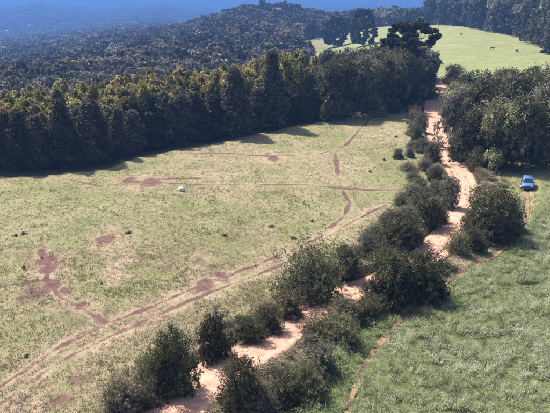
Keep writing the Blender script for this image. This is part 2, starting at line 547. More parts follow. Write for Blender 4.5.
def ground_mat():
    m, N, L, out = new_mat('ground')
    def attr(n):
        a = N.new('ShaderNodeAttribute'); a.attribute_name = n; return a.outputs['Fac']
    tc = N.new('ShaderNodeTexCoord')
    def noise(sc, det=6, rough=.6):
        n = N.new('ShaderNodeTexNoise'); n.inputs['Scale'].default_value = sc; n.inputs['Detail'].default_value = det; n.inputs['Roughness'].default_value = rough
        L.new(tc.outputs['Object'], n.inputs['Vector']); return n.outputs['Fac']
    def mix(f, a, b):
        x = N.new('ShaderNodeMix'); x.data_type = 'RGBA'; L.new(f, x.inputs[0])
        for s, v in ((x.inputs[6], a), (x.inputs[7], b)):
            if isinstance(v, tuple): s.default_value = (*v, 1)
            else: L.new(v, s)
        return x.outputs[2]
    def math_(op, a, b=None, c=None, clamp=False):
        x = N.new('ShaderNodeMath'); x.operation = op; x.use_clamp = clamp
        for i, v in enumerate((a, b, c)):
            if v is None: continue
            if isinstance(v, (int, float)): x.inputs[i].default_value = v
            else: L.new(v, x.inputs[i])
        return x.outputs[0]
    gb = ramp(N, [(.35, (.86, .88, .80)), (.65, (1.12, 1.08, 1.1))]); L.new(noise(.035, 4, .6), gb.inputs[0])
    g1 = ramp(N, [(.28, (.138, .142, .066)), (.5, (.212, .204, .095)), (.72, (.305, .28, .152))]); L.new(noise(.16), g1.inputs[0])
    g2 = ramp(N, [(.3, (.122, .122, .056)), (.7, (.305, .29, .165))]); L.new(noise(2.3, 8, .7), g2.inputs[0])
    f = N.new('ShaderNodeMix'); f.data_type = 'RGBA'; f.inputs[0].default_value = .42
    L.new(g1.outputs[0], f.inputs[6]); L.new(g2.outputs[0], f.inputs[7]); grass = f.outputs[2]
    gm = N.new('ShaderNodeMix'); gm.data_type = 'RGBA'; gm.blend_type = 'MULTIPLY'; gm.inputs[0].default_value = 1; L.new(grass, gm.inputs[6]); L.new(gb.outputs[0], gm.inputs[7]); grass = gm.outputs[2]
    d1 = ramp(N, [(.3, (.26, .19, .125)), (.55, (.36, .275, .19)), (.75, (.43, .35, .25))]); L.new(noise(1.7, 8, .7), d1.inputs[0])
    dry = math_('MULTIPLY_ADD', noise(.8, 7, .7), 1.6, -.8); dry = math_('ADD', attr('dry'), dry)
    dry = math_('MULTIPLY_ADD', dry, 2.0, -.5, True)
    c = mix(dry, grass, d1.outputs[0])
    s1 = ramp(N, [(.3, (.085, .045, .042)), (.7, (.19, .105, .09))]); L.new(noise(1.1, 7, .65), s1.inputs[0])
    so = math_('MULTIPLY_ADD', noise(3.2, 9, .82), 2.6, -1.3); so = math_('ADD', attr('soil'), so); so = math_('MULTIPLY_ADD', so, 3.2, -1.25, True)
    c = mix(so, c, s1.outputs[0])
    w1 = ramp(N, [(.3, (.028, .026, .016)), (.7, (.07, .062, .036))]); L.new(noise(.05, 8, .7), w1.inputs[0])
    c = mix(attr('wood'), c, w1.outputs[0])
    f1 = ramp(N, [(.3, (.085, .10, .042)), (.7, (.16, .18, .08))]); L.new(noise(1.5, 7, .7), f1.inputs[0])
    c = mix(attr('tall'), c, f1.outputs[0])
    h1 = ramp(N, [(.32, (.15, .175, .065)), (.5, (.23, .25, .10)), (.68, (.31, .31, .14))]); L.new(noise(.09, 10, .85), h1.inputs[0])
    c = mix(attr('fresh'), c, h1.outputs[0])
    p = N.new('ShaderNodeBsdfPrincipled'); p.inputs['Roughness'].default_value = .95; p.inputs['Specular IOR Level'].default_value = .15
    L.new(c, p.inputs['Base Color'])
    b = N.new('ShaderNodeBump'); b.inputs['Strength'].default_value = .8; b.inputs['Distance'].default_value = .12
    L.new(noise(4.5, 8, .75), b.inputs['Height']); L.new(b.outputs[0], p.inputs['Normal'])
    L.new(p.outputs[0], out.inputs['Surface']); return m
def soil_mat(name, lo, hi, scale):
    m, N, L, out = new_mat(name)
    tc = N.new('ShaderNodeTexCoord'); n = N.new('ShaderNodeTexNoise'); n.inputs['Scale'].default_value = scale; n.inputs['Detail'].default_value = 8; n.inputs['Roughness'].default_value = .65
    L.new(tc.outputs['Object'], n.inputs['Vector'])
    r = ramp(N, [(.3, lo), (.68, hi)]); L.new(n.outputs['Fac'], r.inputs[0])
    a = N.new('ShaderNodeAttribute'); a.attribute_name = 'weeds'
    n2 = N.new('ShaderNodeTexNoise'); n2.inputs['Scale'].default_value = 2.2; n2.inputs['Detail'].default_value = 7; L.new(tc.outputs['Object'], n2.inputs['Vector'])
    ad = N.new('ShaderNodeMath'); ad.operation = 'ADD'; L.new(a.outputs['Fac'], ad.inputs[0]); L.new(n2.outputs['Fac'], ad.inputs[1])
    mm = N.new('ShaderNodeMapRange'); mm.inputs['From Min'].default_value = .95; mm.inputs['From Max'].default_value = 1.25; L.new(ad.outputs[0], mm.inputs['Value'])
    x = N.new('ShaderNodeMix'); x.data_type = 'RGBA'; L.new(mm.outputs[0], x.inputs[0]); L.new(r.outputs[0], x.inputs[6]); x.inputs[7].default_value = (.2, .17, .09, 1)
    p = N.new('ShaderNodeBsdfPrincipled'); p.inputs['Roughness'].default_value = .95; p.inputs['Specular IOR Level'].default_value = .1
    L.new(x.outputs[2], p.inputs['Base Color'])
    b = N.new('ShaderNodeBump'); b.inputs['Strength'].default_value = .9; b.inputs['Distance'].default_value = .12
    L.new(n2.outputs['Fac'], b.inputs['Height']); L.new(b.outputs[0], p.inputs['Normal'])
    L.new(p.outputs[0], out.inputs['Surface']); return m

# ---------------------------------------------------------------- ground, road, footpath
def build_ground():
    rings = np.concatenate([np.geomspace(4, 30, 25, endpoint=False), np.geomspace(30, 175, 310, endpoint=False),
                            np.geomspace(175, 900, 130, endpoint=False), np.geomspace(900, 30000, 150)])
    azs = np.concatenate([np.arange(-180, -60, 4.), np.arange(-60, -27, .6), np.arange(-27, 27, .18), np.arange(27, 60, .6), np.arange(60, 180.1, 4.)])
    A, D = np.meshgrid(np.radians(azs), rings); x = (D * np.sin(A)).ravel(); y = (D * np.cos(A)).ravel()
    z = ground_height(x, y)
    nA, nD = len(azs), len(rings)
    i = (np.arange(nD - 1)[:, None] * nA + np.arange(nA - 1)[None]).ravel()
    F = np.stack([i, i + 1, i + nA + 1, i + nA], 1).ravel()
    d = np.hypot(x, y)
    soil = np.zeros(len(x)); dry = np.zeros(len(x))
    m = (d < 260)
    xs, ys = x[m], y[m]; s = np.zeros(m.sum()); dr = np.zeros(m.sum())
    for k, (w, t) in enumerate(TRACKS):
        q = near(xs, ys, t, 12) + (fnoise(xs, ys, 3, 40 + k) - .5) * .7
        core = (1.08 if k < 2 else 1.5) if k < 6 else .95
        s = np.maximum(s, core * (1 - sm(.03, .45 if k < 2 else .55, q)) * (.55 + .55 * vnoise(xs, ys, 6, 60 + k)) * (.6 + .7 * vnoise(xs, ys, 1.3, 160 + k)))
        dr = np.maximum(dr, (.6 if k < 3 else .45) * (1 - sm(.4, 3.6 if k < 2 else 1.8, q)))
    for (px, py, r, w) in PATCHES:
        q = np.hypot(xs - px, (ys - py) * .62) + (fnoise(xs, ys, 2.5, 77) - .5) * 1.6
        s = np.maximum(s, w * (1 - sm(.1 * r, 1.25 * r, q)) * (.8 + .7 * vnoise(xs, ys, 1.1, 171))); dr = np.maximum(dr, .7 * w * (1 - sm(r, 2.8 * r, q)))
    s = np.maximum(s, .50 * sm(.47, .66, fnoise(xs, ys, 6.5, 88)) * (xs < 4) * (1 - .8 * sm(62, 90, np.hypot(xs, ys))))
    s = np.maximum(s, .36 * sm(.52, .68, fnoise(xs, ys, 9, 89)) * (xs < 24))
    rd = near(xs, ys, ROAD_C, 9); pd = near(xs, ys, PATH_C, 6)
    s = np.maximum(s, .9 * (1 - sm(ROAD_W + .2, ROAD_W + 1.2, rd)))
    s = np.maximum(s, .9 * (1 - sm(PATH_W - .1, PATH_W + .3, pd)))
    az = np.degrees(np.arctan2(xs, ys))
    dr = np.maximum(dr, .8 * (1 - sm(2.5, 7.5, rd)) * (ys > 40))
    low = sm(.45, .62, fnoise(xs, ys, 9, 5)) * (1 - sm(70, 84, np.hypot(xs, ys))) * (xs < 0)
    dr = np.maximum(dr, .72 * low + .42 * (1 - sm(48, 66, np.hypot(xs, ys))) * (xs < 2))
    dr = np.maximum(dr, .52 * sm(.48, .68, fnoise(xs, ys, 11, 25)) * (xs < 30))
    dr = np.maximum(dr, .38 * sm(.44, .62, fnoise(xs, ys, 5, 125)) * (xs < 10))
    fld = in_poly(xs, ys, FIELD)
    dr = np.where(fld, 0.0, dr)
    tl = np.zeros(len(x)); tl[m] = np.where(fld | in_poly(xs, ys, STRIP), .85, 0) * (1 - .6 * sm(80, 100, np.hypot(xs, ys)))
    soil[m] = s; dry[m] = dr
    wood = wood_mask(x, y) * (1.0)
    wood = np.where(d > 900, .45 + .55 * sm(.22, .30, fnoise(x, y, 210, 15)), wood)
    me = mesh_np('ground', np.stack([x, y, z], 1), F, 4, {'soil': soil, 'dry': dry, 'wood': wood, 'tall': tl, 'fresh': .8 * sm(168, 230, d) * sm(3, 8, np.degrees(np.arctan2(x, y))) * (1 - wood) * (d < 900)}, True)
    o = link('ground', me, ground_mat()); tag(o, 'rolling pasture ground running out to far hills', kind='structure'); return o

def ribbon(name, line, hw, prof, zoff, mat, drop):
    P = np.array(line); T = np.gradient(P, axis=0); T /= np.linalg.norm(T, axis=1)[:, None]; Nn = np.stack([T[:, 1], -T[:, 0]], 1)
    us = np.array([p[0] for p in prof]); hs = np.array([p[1] for p in prof])
    wob = 1 + (.3 if hw > 1 else 1.3) * (fnoise(P[:, 0], P[:, 1], 2.5, 90) - .5)
    X = P[:, None, 0] + Nn[:, None, 0] * us[None] * hw * wob[:, None]; Y = P[:, None, 1] + Nn[:, None, 1] * us[None] * hw * wob[:, None]
    Z = base_height(X, Y) + zoff + hs[None] + (fnoise(X, Y, .8, 31) - .5) * .07 * (np.abs(us)[None] < .99)
    w = np.clip((np.abs(us) - .62) / .38, 0, 1)[None] * np.ones_like(X) * .75 + .42 * np.exp(-(us / .16) ** 2)[None] * sm(.3, .5, vnoise(X, Y, 6, 8))
    n, k = X.shape; i = (np.arange(n - 1)[:, None] * k + np.arange(k - 1)[None]).ravel()
    F = np.stack([i, i + k, i + k + 1, i + 1], 1).ravel()
    me = mesh_np(name, np.stack([X, Y, Z], -1).reshape(-1, 3), F, 4, {'weeds': w.ravel()}, True)
    return link(name, me, mat)
build_ground()
road_prof = [(-1.12, -.45), (-1, -.04), (-.8, .02), (-.62, .0), (-.48, -.05), (-.34, .01), (-.15, .05), (0, .055), (.15, .05), (.34, .01), (.48, -.05), (.62, 0), (.8, .02), (1, -.04), (1.12, -.45)]
tag(ribbon('dirt_road', smooth_line(ROAD, .6), ROAD_W, road_prof, -.10, soil_mat('road_soil', (.385, .21, .152), (.61, .37, .275), 1.4), .3),
    'pale red dirt road winding between the hedges', kind='structure')
path_prof = [(-2.0, -.20), (-1.3, .0), (-.45, -.02), (0, -.03), (.45, -.02), (1.3, .0), (2.0, -.20)]
tag(ribbon('footpath', smooth_line(PATH, .4), PATH_W, path_prof, -.10, soil_mat('path_soil', (.20, .125, .08), (.32, .215, .14), 2.2), .2),
    'narrow brown track curving along the tall grass field', kind='structure')

# ---------------------------------------------------------------- grass (stuff)
def blades(P, n, hgt, spread, width, seg, lean, tones, rng, curl=.5, mound=False):
    """n blades at every point of P (k,3): one mesh of ribbons"""
    k = len(P); B = np.repeat(P, n, 0); m = len(B)
    hg = np.repeat(hgt, n) * rng.uniform(.55, 1.15, m); sp = np.repeat(spread, n) if np.ndim(spread) else spread
    a = rng.uniform(0, 2 * np.pi, m); r = np.sqrt(rng.uniform(0, 1, m)) * sp
    out = np.stack([np.cos(a), np.sin(a)], 1)
    B = B.copy(); B[:, :2] += out * r[:, None]
    dirn = out * (rng.uniform(.15, 1, m) * curl)[:, None] + np.asarray(lean)[None] + rng.normal(0, .12, (m, 2))
    side = np.stack([-dirn[:, 1], dirn[:, 0]], 1); side /= np.linalg.norm(side, axis=1)[:, None] + 1e-6
    w = (width * rng.uniform(.6, 1.3, m))[:, None]
    S = np.concatenate([side * w, np.zeros((m, 1))], 1)
    D = np.concatenate([dirn, np.zeros((m, 1))], 1)
    if mound: hg = hg * (1.1 - .6 * (r / (sp + 1e-6)) ** 2)
    tone = np.clip(np.repeat(tones, n) + rng.normal(0, .12, m), 0, 1)
    if seg == 1:
        tip = B + D * hg[:, None] * .6; tip[:, 2] += hg * .9
        V = np.stack([B - S, B + S, tip], 1).reshape(-1, 3)
        F = np.arange(m * 3); return V, F, 3, np.repeat(tone, 3)
    mid = B + D * (hg * (.5 if mound else .35))[:, None]; mid[:, 2] += hg * .78
    tip = B + D * (hg * (1.1 if mound else 1.05))[:, None]; tip[:, 2] += hg * (.62 if mound else .82)
    V = np.stack([B - S * .8, B + S * .8, mid + S, mid - S, tip], 1).reshape(-1, 3)
    b = np.arange(m)[:, None] * 5
    F = np.concatenate([b + 0, b + 1, b + 2, b + 0, b + 2, b + 3, b + 3, b + 2, b + 4], 1).ravel()
    return V, F, 3, np.repeat(tone, 5)

def pasture():
    rng = np.random.default_rng(5)
    n = 150000
    d = np.exp(rng.uniform(np.log(34), np.log(172), n)); az = np.radians(rng.uniform(-27, 27, n))
    x, y = d * np.sin(az), d * np.cos(az)
    ok = (wood_mask(x, y) < .5) & ~in_poly(x, y, FIELD) & ~in_poly(x, y, STRIP)
    ok &= (near(x, y, ROAD_C, 5) > ROAD_W + .25) & (near(x, y, PATH_C, 3) > PATH_W * rng.uniform(.3, 1.6, n))
    q = np.full(n, 9.)
    for w, t in TRACKS[:6]: q = np.minimum(q, near(x, y, t, 3) + (fnoise(x, y, 3, 44) - .5) * .8)
    ok &= (q > .6) | (rng.random(n) < .12)
    for (px, py, r, w) in PATCHES: ok &= (np.hypot(x - px, (y - py) * .62) > r * .8) | (rng.random(n) > w)
    ok &= rng.random(n) < .35 + 1.0 * fnoise(x, y, 4, 21)
    x, y, d = x[ok], y[ok], d[ok]
    P = np.stack([x, y, ground_height(x, y) - .03], 1)
    rd = near(x, y, ROAD_C, 9)
    tone = .25 + .5 * (fnoise(x, y, 7, 33) - .3) + .30 * (1 - sm(1, 4, q[ok])) + .35 * (1 - sm(3, 7, rd)) + .22 * (1 - sm(45, 75, d)) * (x < 2)
    hg = .10 + .16 * rng.random(len(x)) ** 2 + .22 * (1 - sm(2.5, 6, rd)) + .10 * (vnoise(x, y, 2.2, 3) > .72)
    V, F, k, t = blades(P, 5, hg, .16, .028 * (1 + d.mean() * 0), 1, (.12, -.08), tone, rng, .8)
    me = mesh_np('pasture_grass', V, F, k, {'tone': t}); o = link('pasture_grass', me, M['pasture'])
    tag(o, 'short patchy grass of the grazed pasture', 'grass', kind='stuff')
pasture()
def more_grass():
    rng = np.random.default_rng(6)
    n = 42000; d = np.exp(rng.uniform(np.log(165), np.log(650), n)); az = np.radians(rng.uniform(3, 30, n)); x, y = d * np.sin(az), d * np.cos(az)
    ok = (wood_mask(x, y) < .5) & (near(x, y, ROAD_C, 5) > 2.6) & (rng.random(n) < .2 + 1.1 * fnoise(x, y, 14, 51)); x, y, d = x[ok], y[ok], d[ok]
    V, F, k, t_ = blades(np.stack([x, y, ground_height(x, y) - .03], 1), 4, .10 + .0002 * d, .0014 * d, .05, 1, (.1, -.1), .2 + .6 * (fnoise(x, y, 30, 52) - .2), rng, .8)
    tag(link('hilltop_grass', mesh_np('hilltop_grass', V, F, k, {'tone': t_}), M['pasture']), 'bright grass of the hilltop meadow', 'grass', kind='stuff')
    # rank dry grass along both sides of the road
    n = 38000; L_ = ROAD_S; i = rng.integers(0, int(len(L_) * .72), n); off = rng.uniform(2.1, 6.0, n) * rng.choice([-1, 1], n); T = np.gradient(L_, axis=0); T /= np.linalg.norm(T, axis=1)[:, None]
    x = L_[i, 0] + T[i, 1] * off + rng.normal(0, .6, n); y = L_[i, 1] - T[i, 0] * off + rng.normal(0, .6, n)
    rd = near(x, y, ROAD_C, 8); cl_ = fnoise(x, y, 2.4, 61)
    ok = (rd > ROAD_W + .15) & (near(x, y, PATH_C, 3) > .6) & ~in_poly(x, y, FIELD) & ~in_poly(x, y, STRIP) & (cl_ > .36 + .10 * (rd - 2)) & (rng.random(n) < .75); x, y, cl_ = x[ok], y[ok], cl_[ok]
    V, F, k, t_ = blades(np.stack([x, y, ground_height(x, y) - .04], 1), 9, .25 + 1.1 * np.clip(cl_ - .35, 0, .5), .16, .022, 2, (.1, -.05), .25 + .75 * fnoise(x, y, 3.5, 62), rng, .6)
    tag(link('verge_dry_grass', mesh_np('verge_dry_grass', V, F, k, {'tone': t_}), M['brush']), 'rank dry grass and herbs along the road verges', 'grass', kind='stuff')
more_grass()

def field():
    rng = np.random.default_rng(8)
    for name, poly, mat, step, label, seed in (('tall_grass', FIELD, M['tall'], 1.0, 'tall pale green wind-tossed grass filling the right field', 8),
                                           ('verge_grass', STRIP, M['strip'], .75, 'bright green tall grass strip between scrub and footpath', 9)):
        lo, hi = np.array(poly).min(0), np.array(poly).max(0); parts = []
        def spots(st):
            gx, gy = np.meshgrid(np.arange(lo[0], min(hi[0], 60), st), np.arange(max(lo[1], 28), min(hi[1], 122), st))
            x = gx.ravel() + rng.uniform(-.5, .5, gx.size) * st * 1.5; y = gy.ravel() + rng.uniform(-.5, .5, gx.size) * st * 1.5
            ok = in_poly(x, y, poly) & (np.degrees(np.arctan2(x, y)) < 30) & (near(x, y, PATH_C, 3) > PATH_W * rng.uniform(.3, 1.8, len(x)))
            return x[ok], y[ok]
        # short under-layer everywhere, toned darker to paint the shade between tussocks
        x, y = spots(.36); d = np.hypot(x, y)
        parts.append(blades(np.stack([x, y, ground_height(x, y) - .04], 1), 7, rng.uniform(.22, .5, len(x)) * (1 - .4 * sm(80, 100, d)), .24, .022, 1, (.2, -.1), .06 + .3 * fnoise(x, y, 5, 3), rng, .8))
        # tussocks
        x, y = spots(step * 1.12); d = np.hypot(x, y)
        big = fnoise(x, y, 4.5, seed); keep = rng.random(len(x)) < .6 + .8 * sm(.35, .6, big)
        x, y, d, big = x[keep], y[keep], d[keep], big[keep]
        tall = (1 - .6 * sm(74, 94, d)) * (.45 + .55 * sm(.3, 2.5, near(x, y, PATH_C, 5)))
        sz = rng.uniform(.6, 1.15, len(x)) * (.75 + .5 * big)
        hg = 1.05 * sz * tall * (.5 + .95 * sm(.3, .68, fnoise(x, y, 2.4, seed + 40))) * (1 if name == 'tall_grass' else .85)
        parts.append(blades(np.stack([x, y, ground_height(x, y) - .05], 1), 165, hg * .78, .64 * sz, .0135, 2, (.07, -.04), .38 + .5 * rng.random(len(x)) ** 1.3 + .3 * (big - .5), rng, .95, True))
        V = np.vstack([p[0] for p in parts]); o = 0; F = []
        for p in parts: F.append(p[1] + o); o += len(p[0])
        tag(link(name, mesh_np(name, V, np.concatenate(F), 3, {'tone': np.concatenate([p[3] for p in parts])}), mat), label, 'grass', kind='stuff')
field()

# ---------------------------------------------------------------- trees
def leaf_quads(C, S, tone, rng, N=None, bias=0.0, elong=1.5):
    n = len(C)
    a = rng.normal(size=(n, 3))
    if N is not None: a = a / np.linalg.norm(a, axis=1)[:, None] + N * bias
    a /= np.linalg.norm(a, axis=1)[:, None] + 1e-9
    b = np.cross(a, rng.normal(size=(n, 3))); b /= np.linalg.norm(b, axis=1)[:, None] + 1e-9
    c = np.cross(a, b)
    S = S[:, None]
    V = np.stack([C - b * S * .5 * elong, C + c * S * .5, C + b * S * .5 * elong, C - c * S * .5], 1).reshape(-1, 3)
    return V, np.arange(n * 4), np.repeat(np.clip(tone, 0, 1), 4)
def tube(pts, radii, sides=6):
    pts = np.array(pts, float); V = []; F = []
    for i, p in enumerate(pts):
        t = pts[min(i + 1, len(pts) - 1)] - pts[max(i - 1, 0)]; t /= np.linalg.norm(t) + 1e-9
        u = np.cross(t, (0.3, .9, .2)); u /= np.linalg.norm(u); w = np.cross(t, u)
        for k in range(sides):
            a = 2 * math.pi * k / sides; V.append(p + (u * math.cos(a) + w * math.sin(a)) * radii[i])
    for i in range(len(pts) - 1):
        for k in range(sides):
            F += [i * sides + k, i * sides + (k + 1) % sides, (i + 1) * sides + (k + 1) % sides, (i + 1) * sides + k]
    return np.array(V), np.array(F)
def join_tubes(tubes):
    V = []; F = []; o = 0
    for v, f in tubes: V.append(v); F.append(f + o); o += len(v)
    return np.vstack(V), np.concatenate(F)

def broad(seed, H, W, leaf, nleaf, nlobe, trunk=.25, stems=1, skirt=.0, spiky=.0, flat=1.0, twigs=0):
    rng = np.random.default_rng(seed)
    cz = H * (trunk + (1 - trunk) * .5); rz = H * (1 - trunk) * .5 * flat
    lobes = []
    for k in range(nlobe):
        v = rng.normal(size=3); v /= np.linalg.norm(v); r = rng.uniform(.25, 1) ** .5
        c = np.array([v[0] * W * .32 * r, v[1] * W * .32 * r, cz + v[2] * rz * .62 * r])
        rl = W * rng.uniform(.10, .25)
        if rng.random() < skirt:
            an = rng.uniform(0, 6.28); q = W * rng.uniform(.22, .5); c = np.array([math.cos(an) * q, math.sin(an) * q, H * rng.uniform(.05, .30)]); rl = W * rng.uniform(.09, .17)
        lobes.append((c, rl, rng.uniform(-.34, .34)))
    C = []; S = []; T = []; Nn = []
    per = nleaf // nlobe
    for c, r, tn in lobes:
        m = max(6, per // 26); v = rng.normal(size=(m, 3)); v[:, 2] += .25; v /= np.linalg.norm(v, axis=1)[:, None]
        rad = rng.uniform(.62, 1.12, m) + spiky * rng.exponential(.25, m)
        cc = c + v * (r * rad)[:, None] * np.array([1, 1, .85])
        q = np.repeat(cc, 26, 0); q = q + rng.normal(size=q.shape) * r * .14
        C.append(q); Nn.append(np.repeat(v, 26, 0)); T.append(np.repeat(.45 + tn + rng.normal(0, .17, m), 26) + rng.normal(0, .12, m * 26))
        S.append(leaf * rng.uniform(.6, 1.4, m * 26))
    C = np.vstack(C); C[:, 2] = np.maximum(C[:, 2], .05 * H * rng.random(len(C)))
    V, F, t = leaf_quads(C, np.concatenate(S), np.concatenate(T), rng, np.vstack(Nn), .55)
    crown = mesh_np('crown', V, F, 4, {'tone': t})
    tb = []
    for s in range(stems):
        off = np.array([rng.uniform(-.1, .1), rng.uniform(-.1, .1), 0]) * W * (stems > 1)
        top = np.array([off[0] * 2.5, off[1] * 2.5, cz])
        tb.append(tube([off - (0, 0, .3), off + (0, 0, trunk * H * .5), (off + top) / 2 + rng.normal(0, .02 * W, 3), top], [H * .022, H * .018, H * .014, H * .007]))
        for c, r, _ in lobes[s::stems]:
            st = off + (top - off) * rng.uniform(.35, .85)
            tb.append(tube([st, (st + c) / 2 + (0, 0, -.03 * H), c, c + (c - st) * .25], [H * .009, H * .007, H * .004, H * .0015], 5))
    for c, r, _ in lobes:
        for q in range(twigs):
            v = rng.normal(size=3); v[2] = abs(v[2]) * .8; v /= np.linalg.norm(v)
            e = c + v * r * rng.uniform(1.2, 1.7); tb.append(tube([c, (c + e) / 2 + rng.normal(0, .03 * r, 3), e], [H * .003, H * .002, H * .0008], 3))
    V, F = join_tubes(tb); tr = mesh_np('trunk', V, F, 4, None, True)
    rr_ = np.hypot(C[:, 0], C[:, 1])
    return dict(crown=crown, trunk=tr, H=float(np.percentile(C[:, 2], 99.3)), W=2 * float(np.percentile(rr_, 95)))
def conic(seed, H, W, leaf, nleaf, point=.8, base=.08):
    rng = np.random.default_rng(seed)
    nb = nleaf // 16; u = rng.uniform(0, 1, nb) ** .8; a = rng.uniform(0, 2 * np.pi, nb)
    z = base * H + (1 - base) * H * u
    prof = (1 - u) ** point * .5 * W * np.minimum(1, .55 + u * 3)
    rr = prof * rng.uniform(.5, 1.12, nb) * (1 + .22 * np.sin(3 * a + u * 17 + seed) + .15 * np.sin(7 * a - u * 9))
    cc = np.stack([np.cos(a) * rr, np.sin(a) * rr, z - rr * .18], 1)
    out = np.stack([np.cos(a), np.sin(a), np.full(nb, .3)], 1)
    q = np.repeat(cc, 16, 0) + rng.normal(size=(nb * 16, 3)) * np.array([.05 * W, .05 * W, .018 * H])
    V, F, t = leaf_quads(q, leaf * rng.uniform(.6, 1.4, nb * 16), np.repeat(.45 + rng.normal(0, .15, nb), 16) + rng.normal(0, .1, nb * 16), rng, np.repeat(out, 16, 0), .5, 1.8)
    tb = [tube([(0, 0, -.4), (0, 0, H * .4), (.02 * W, 0, H * .8), (0, 0, H * .97)], [H * .018, H * .013, H * .006, H * .002])]
    for k in range(16):
        zz = H * (base + .05 + .8 * k / 16); an = rng.uniform(0, 6.28); L = .42 * W * (1 - zz / H) ** point
        tb.append(tube([(0, 0, zz), (math.cos(an) * L, math.sin(an) * L, zz + .02 * H)], [H * .005, H * .001], 4))
    Vt, Ft = join_tubes(tb)
    return dict(crown=mesh_np('crown', V, F, 4, {'tone': t}), trunk=mesh_np('trunk', Vt, Ft, 4, None, True), H=H, W=W)
def araucaria(seed, H, W, leaf, nleaf, umbrella=True):
    rng = np.random.default_rng(seed); tb = [tube([(0, 0, -.4), (.05, 0, H * .3), (0, .06, H * .65), (0, 0, H * .95)], [H * .02, H * .017, H * .013, H * .006], 7)]
    tufts = []
    tiers = [(.70, 1.0), (.78, 1.0), (.85, .9), (.91, .7), (.955, .4)] if umbrella else [(.08, .75), (.16, .9), (.24, 1), (.33, 1), (.42, 1), (.52, 1), (.62, .95), (.71, .85), (.8, .7), (.88, .5), (.95, .28)]
    for zf, rf in tiers:
        nb = rng.integers(6, 9)
        for k in range(nb):
            a = 2 * math.pi * (k + rng.uniform(-.25, .25)) / nb; L = .5 * W * rf * rng.uniform(.78, 1.08)
            z0 = zf * H; up = (.10 if umbrella else .05) * H * rng.uniform(.5, 1.2)
            p = [(0, 0, z0), (math.cos(a) * L * .5, math.sin(a) * L * .5, z0 - .015 * H), (math.cos(a) * L * .85, math.sin(a) * L * .85, z0 + up * .35), (math.cos(a) * L, math.sin(a) * L, z0 + up)]
            tb.append(tube(p, [H * .006, H * .005, H * .0035, H * .002], 5))
            tufts.append((np.array(p[3]), .085 * W * rng.uniform(.75, 1.2)))
            for f in (.62, .84):
                if rng.random() < .75:
                    e = np.array(p[1]) * (1 - f) + np.array(p[3]) * f; b = a + rng.choice([-1, 1]) * rng.uniform(.5, .9)
                    e2 = e + np.array([math.cos(b), math.sin(b), .35]) * .10 * W
                    tb.append(tube([e, e2], [H * .003, H * .0015], 4)); tufts.append((e2, .07 * W * rng.uniform(.7, 1.2)))
    tufts.append((np.array([0, 0, H * .96]), .08 * W))
    per = nleaf // len(tufts); C = []; T = []; Nn = []
    for c, r in tufts:
        v = rng.normal(size=(per, 3)); v /= np.linalg.norm(v, axis=1)[:, None]
        C.append(c + v * (r * rng.uniform(.35, 1.05, per))[:, None] * (1, 1, .75)); Nn.append(v); T.append(.45 + rng.normal(0, .1) + rng.normal(0, .12, per))
    C = np.vstack(C)
    V, F, t = leaf_quads(C, leaf * rng.uniform(.6, 1.4, len(C)), np.concatenate(T), rng, np.vstack(Nn), .4, 2.2)
    Vt, Ft = join_tubes(tb)
    return dict(crown=mesh_np('crown', V, F, 4, {'tone': t}), trunk=mesh_np('trunk', Vt, Ft, 4, None, True), H=H, W=W)

def with_mat(v, mat):
    if not v['crown'].materials: v['crown'].materials.append(M[mat])
    if not v['trunk'].materials: v['trunk'].materials.append(M['bark'])
    return dict(v, mat=M[mat])
def plant(name, v, x, y, h, w, rz, label, cat, group=None, sink=.12, z=None, tilt=1.0):
    zz = gz(x, y) - sink if z is None else z
    j1 = .84 + .32 * ((math.sin(x * 12.9 + y * 78.2) * 43758.5) % 1)
    r = empty(name, (x, y, zz), rz, (w / v['W'] * j1, w / v['W'] * (2 - j1), (h + sink) / v['H']))
    r.rotation_euler = (.10 * (j1 - 1) * 4 * tilt, .09 * math.sin(x * 7.7 + y) * tilt, rz)
    link('trunk', v['trunk'], None, r); c = link('crown', v['crown'], None, r)
    c.material_slots[0].link = 'OBJECT'; c.material_slots[0].material = v['mat']
    tag(r, label, cat, group); return r

B = [broad(101, 4, 4, .072, 34000, 60, .02, 3, .42, 1.0, 1.02, 2), broad(102, 4, 3.6, .068, 32000, 52, .02, 3, .4, 1.6, 1.0, 2), broad(103, 4, 4.4, .066, 32000, 66, .02, 4, .42, 2.0, 1.05, 2),
     broad(104, 4, 4.6, .075, 34000, 58, .02, 3, .5, 1.2, .95, 2), broad(105, 7, 6.4, .10, 46000, 90, .03, 2, .35, .8, 1.02, 1)]
BV = {}
def bush(i, mat):
    if (i, mat) not in BV: BV[i, mat] = with_mat(B[i], mat)
    return BV[i, mat]
def shrub_mat(label):
    l = label.lower()
    if 'brown' in l: return 'scrub'
    if 'grey' in l or 'pale' in l and 'dark' not in l: return 'grey'
    if 'olive' in l or 'dull' in l or 'scrub' in l or 'feathery' in l: return 'olive'
    return 'dark'
prng = np.random.default_rng(21)
for (x, y, h, w, i, label) in SHRUBS:
    t = 'tree' in label.split(',')[0].replace('tree between', 'tree') and ('dark tree' in label)
    plant('roadside_tree' if t else 'roadside_shrub', bush(i, shrub_mat(label)), x, y, h * .94, w * 1.02, prng.uniform(0, 6.28), label, 'tree' if t else 'bush', 'bushes along the dirt road')
for k, (x, y, h, w, i) in enumerate(VERGE):
    far = y > 95
    plant('verge_shrub', bush(i, ['olive', 'grey', 'scrub', 'grey'][k % 4] if k % 7 else 'dark'), x, y, h * prng.uniform(.45, .92), w * prng.uniform(.85, 1.5), prng.uniform(0, 6.28),
          'low grey-green scrub bush strung along the left verge beyond the car' if far else 'low scrub bush on the left verge, level with the car or nearer', 'bush',
          'far scrub along the left verge' if far else 'near scrub along the left verge')

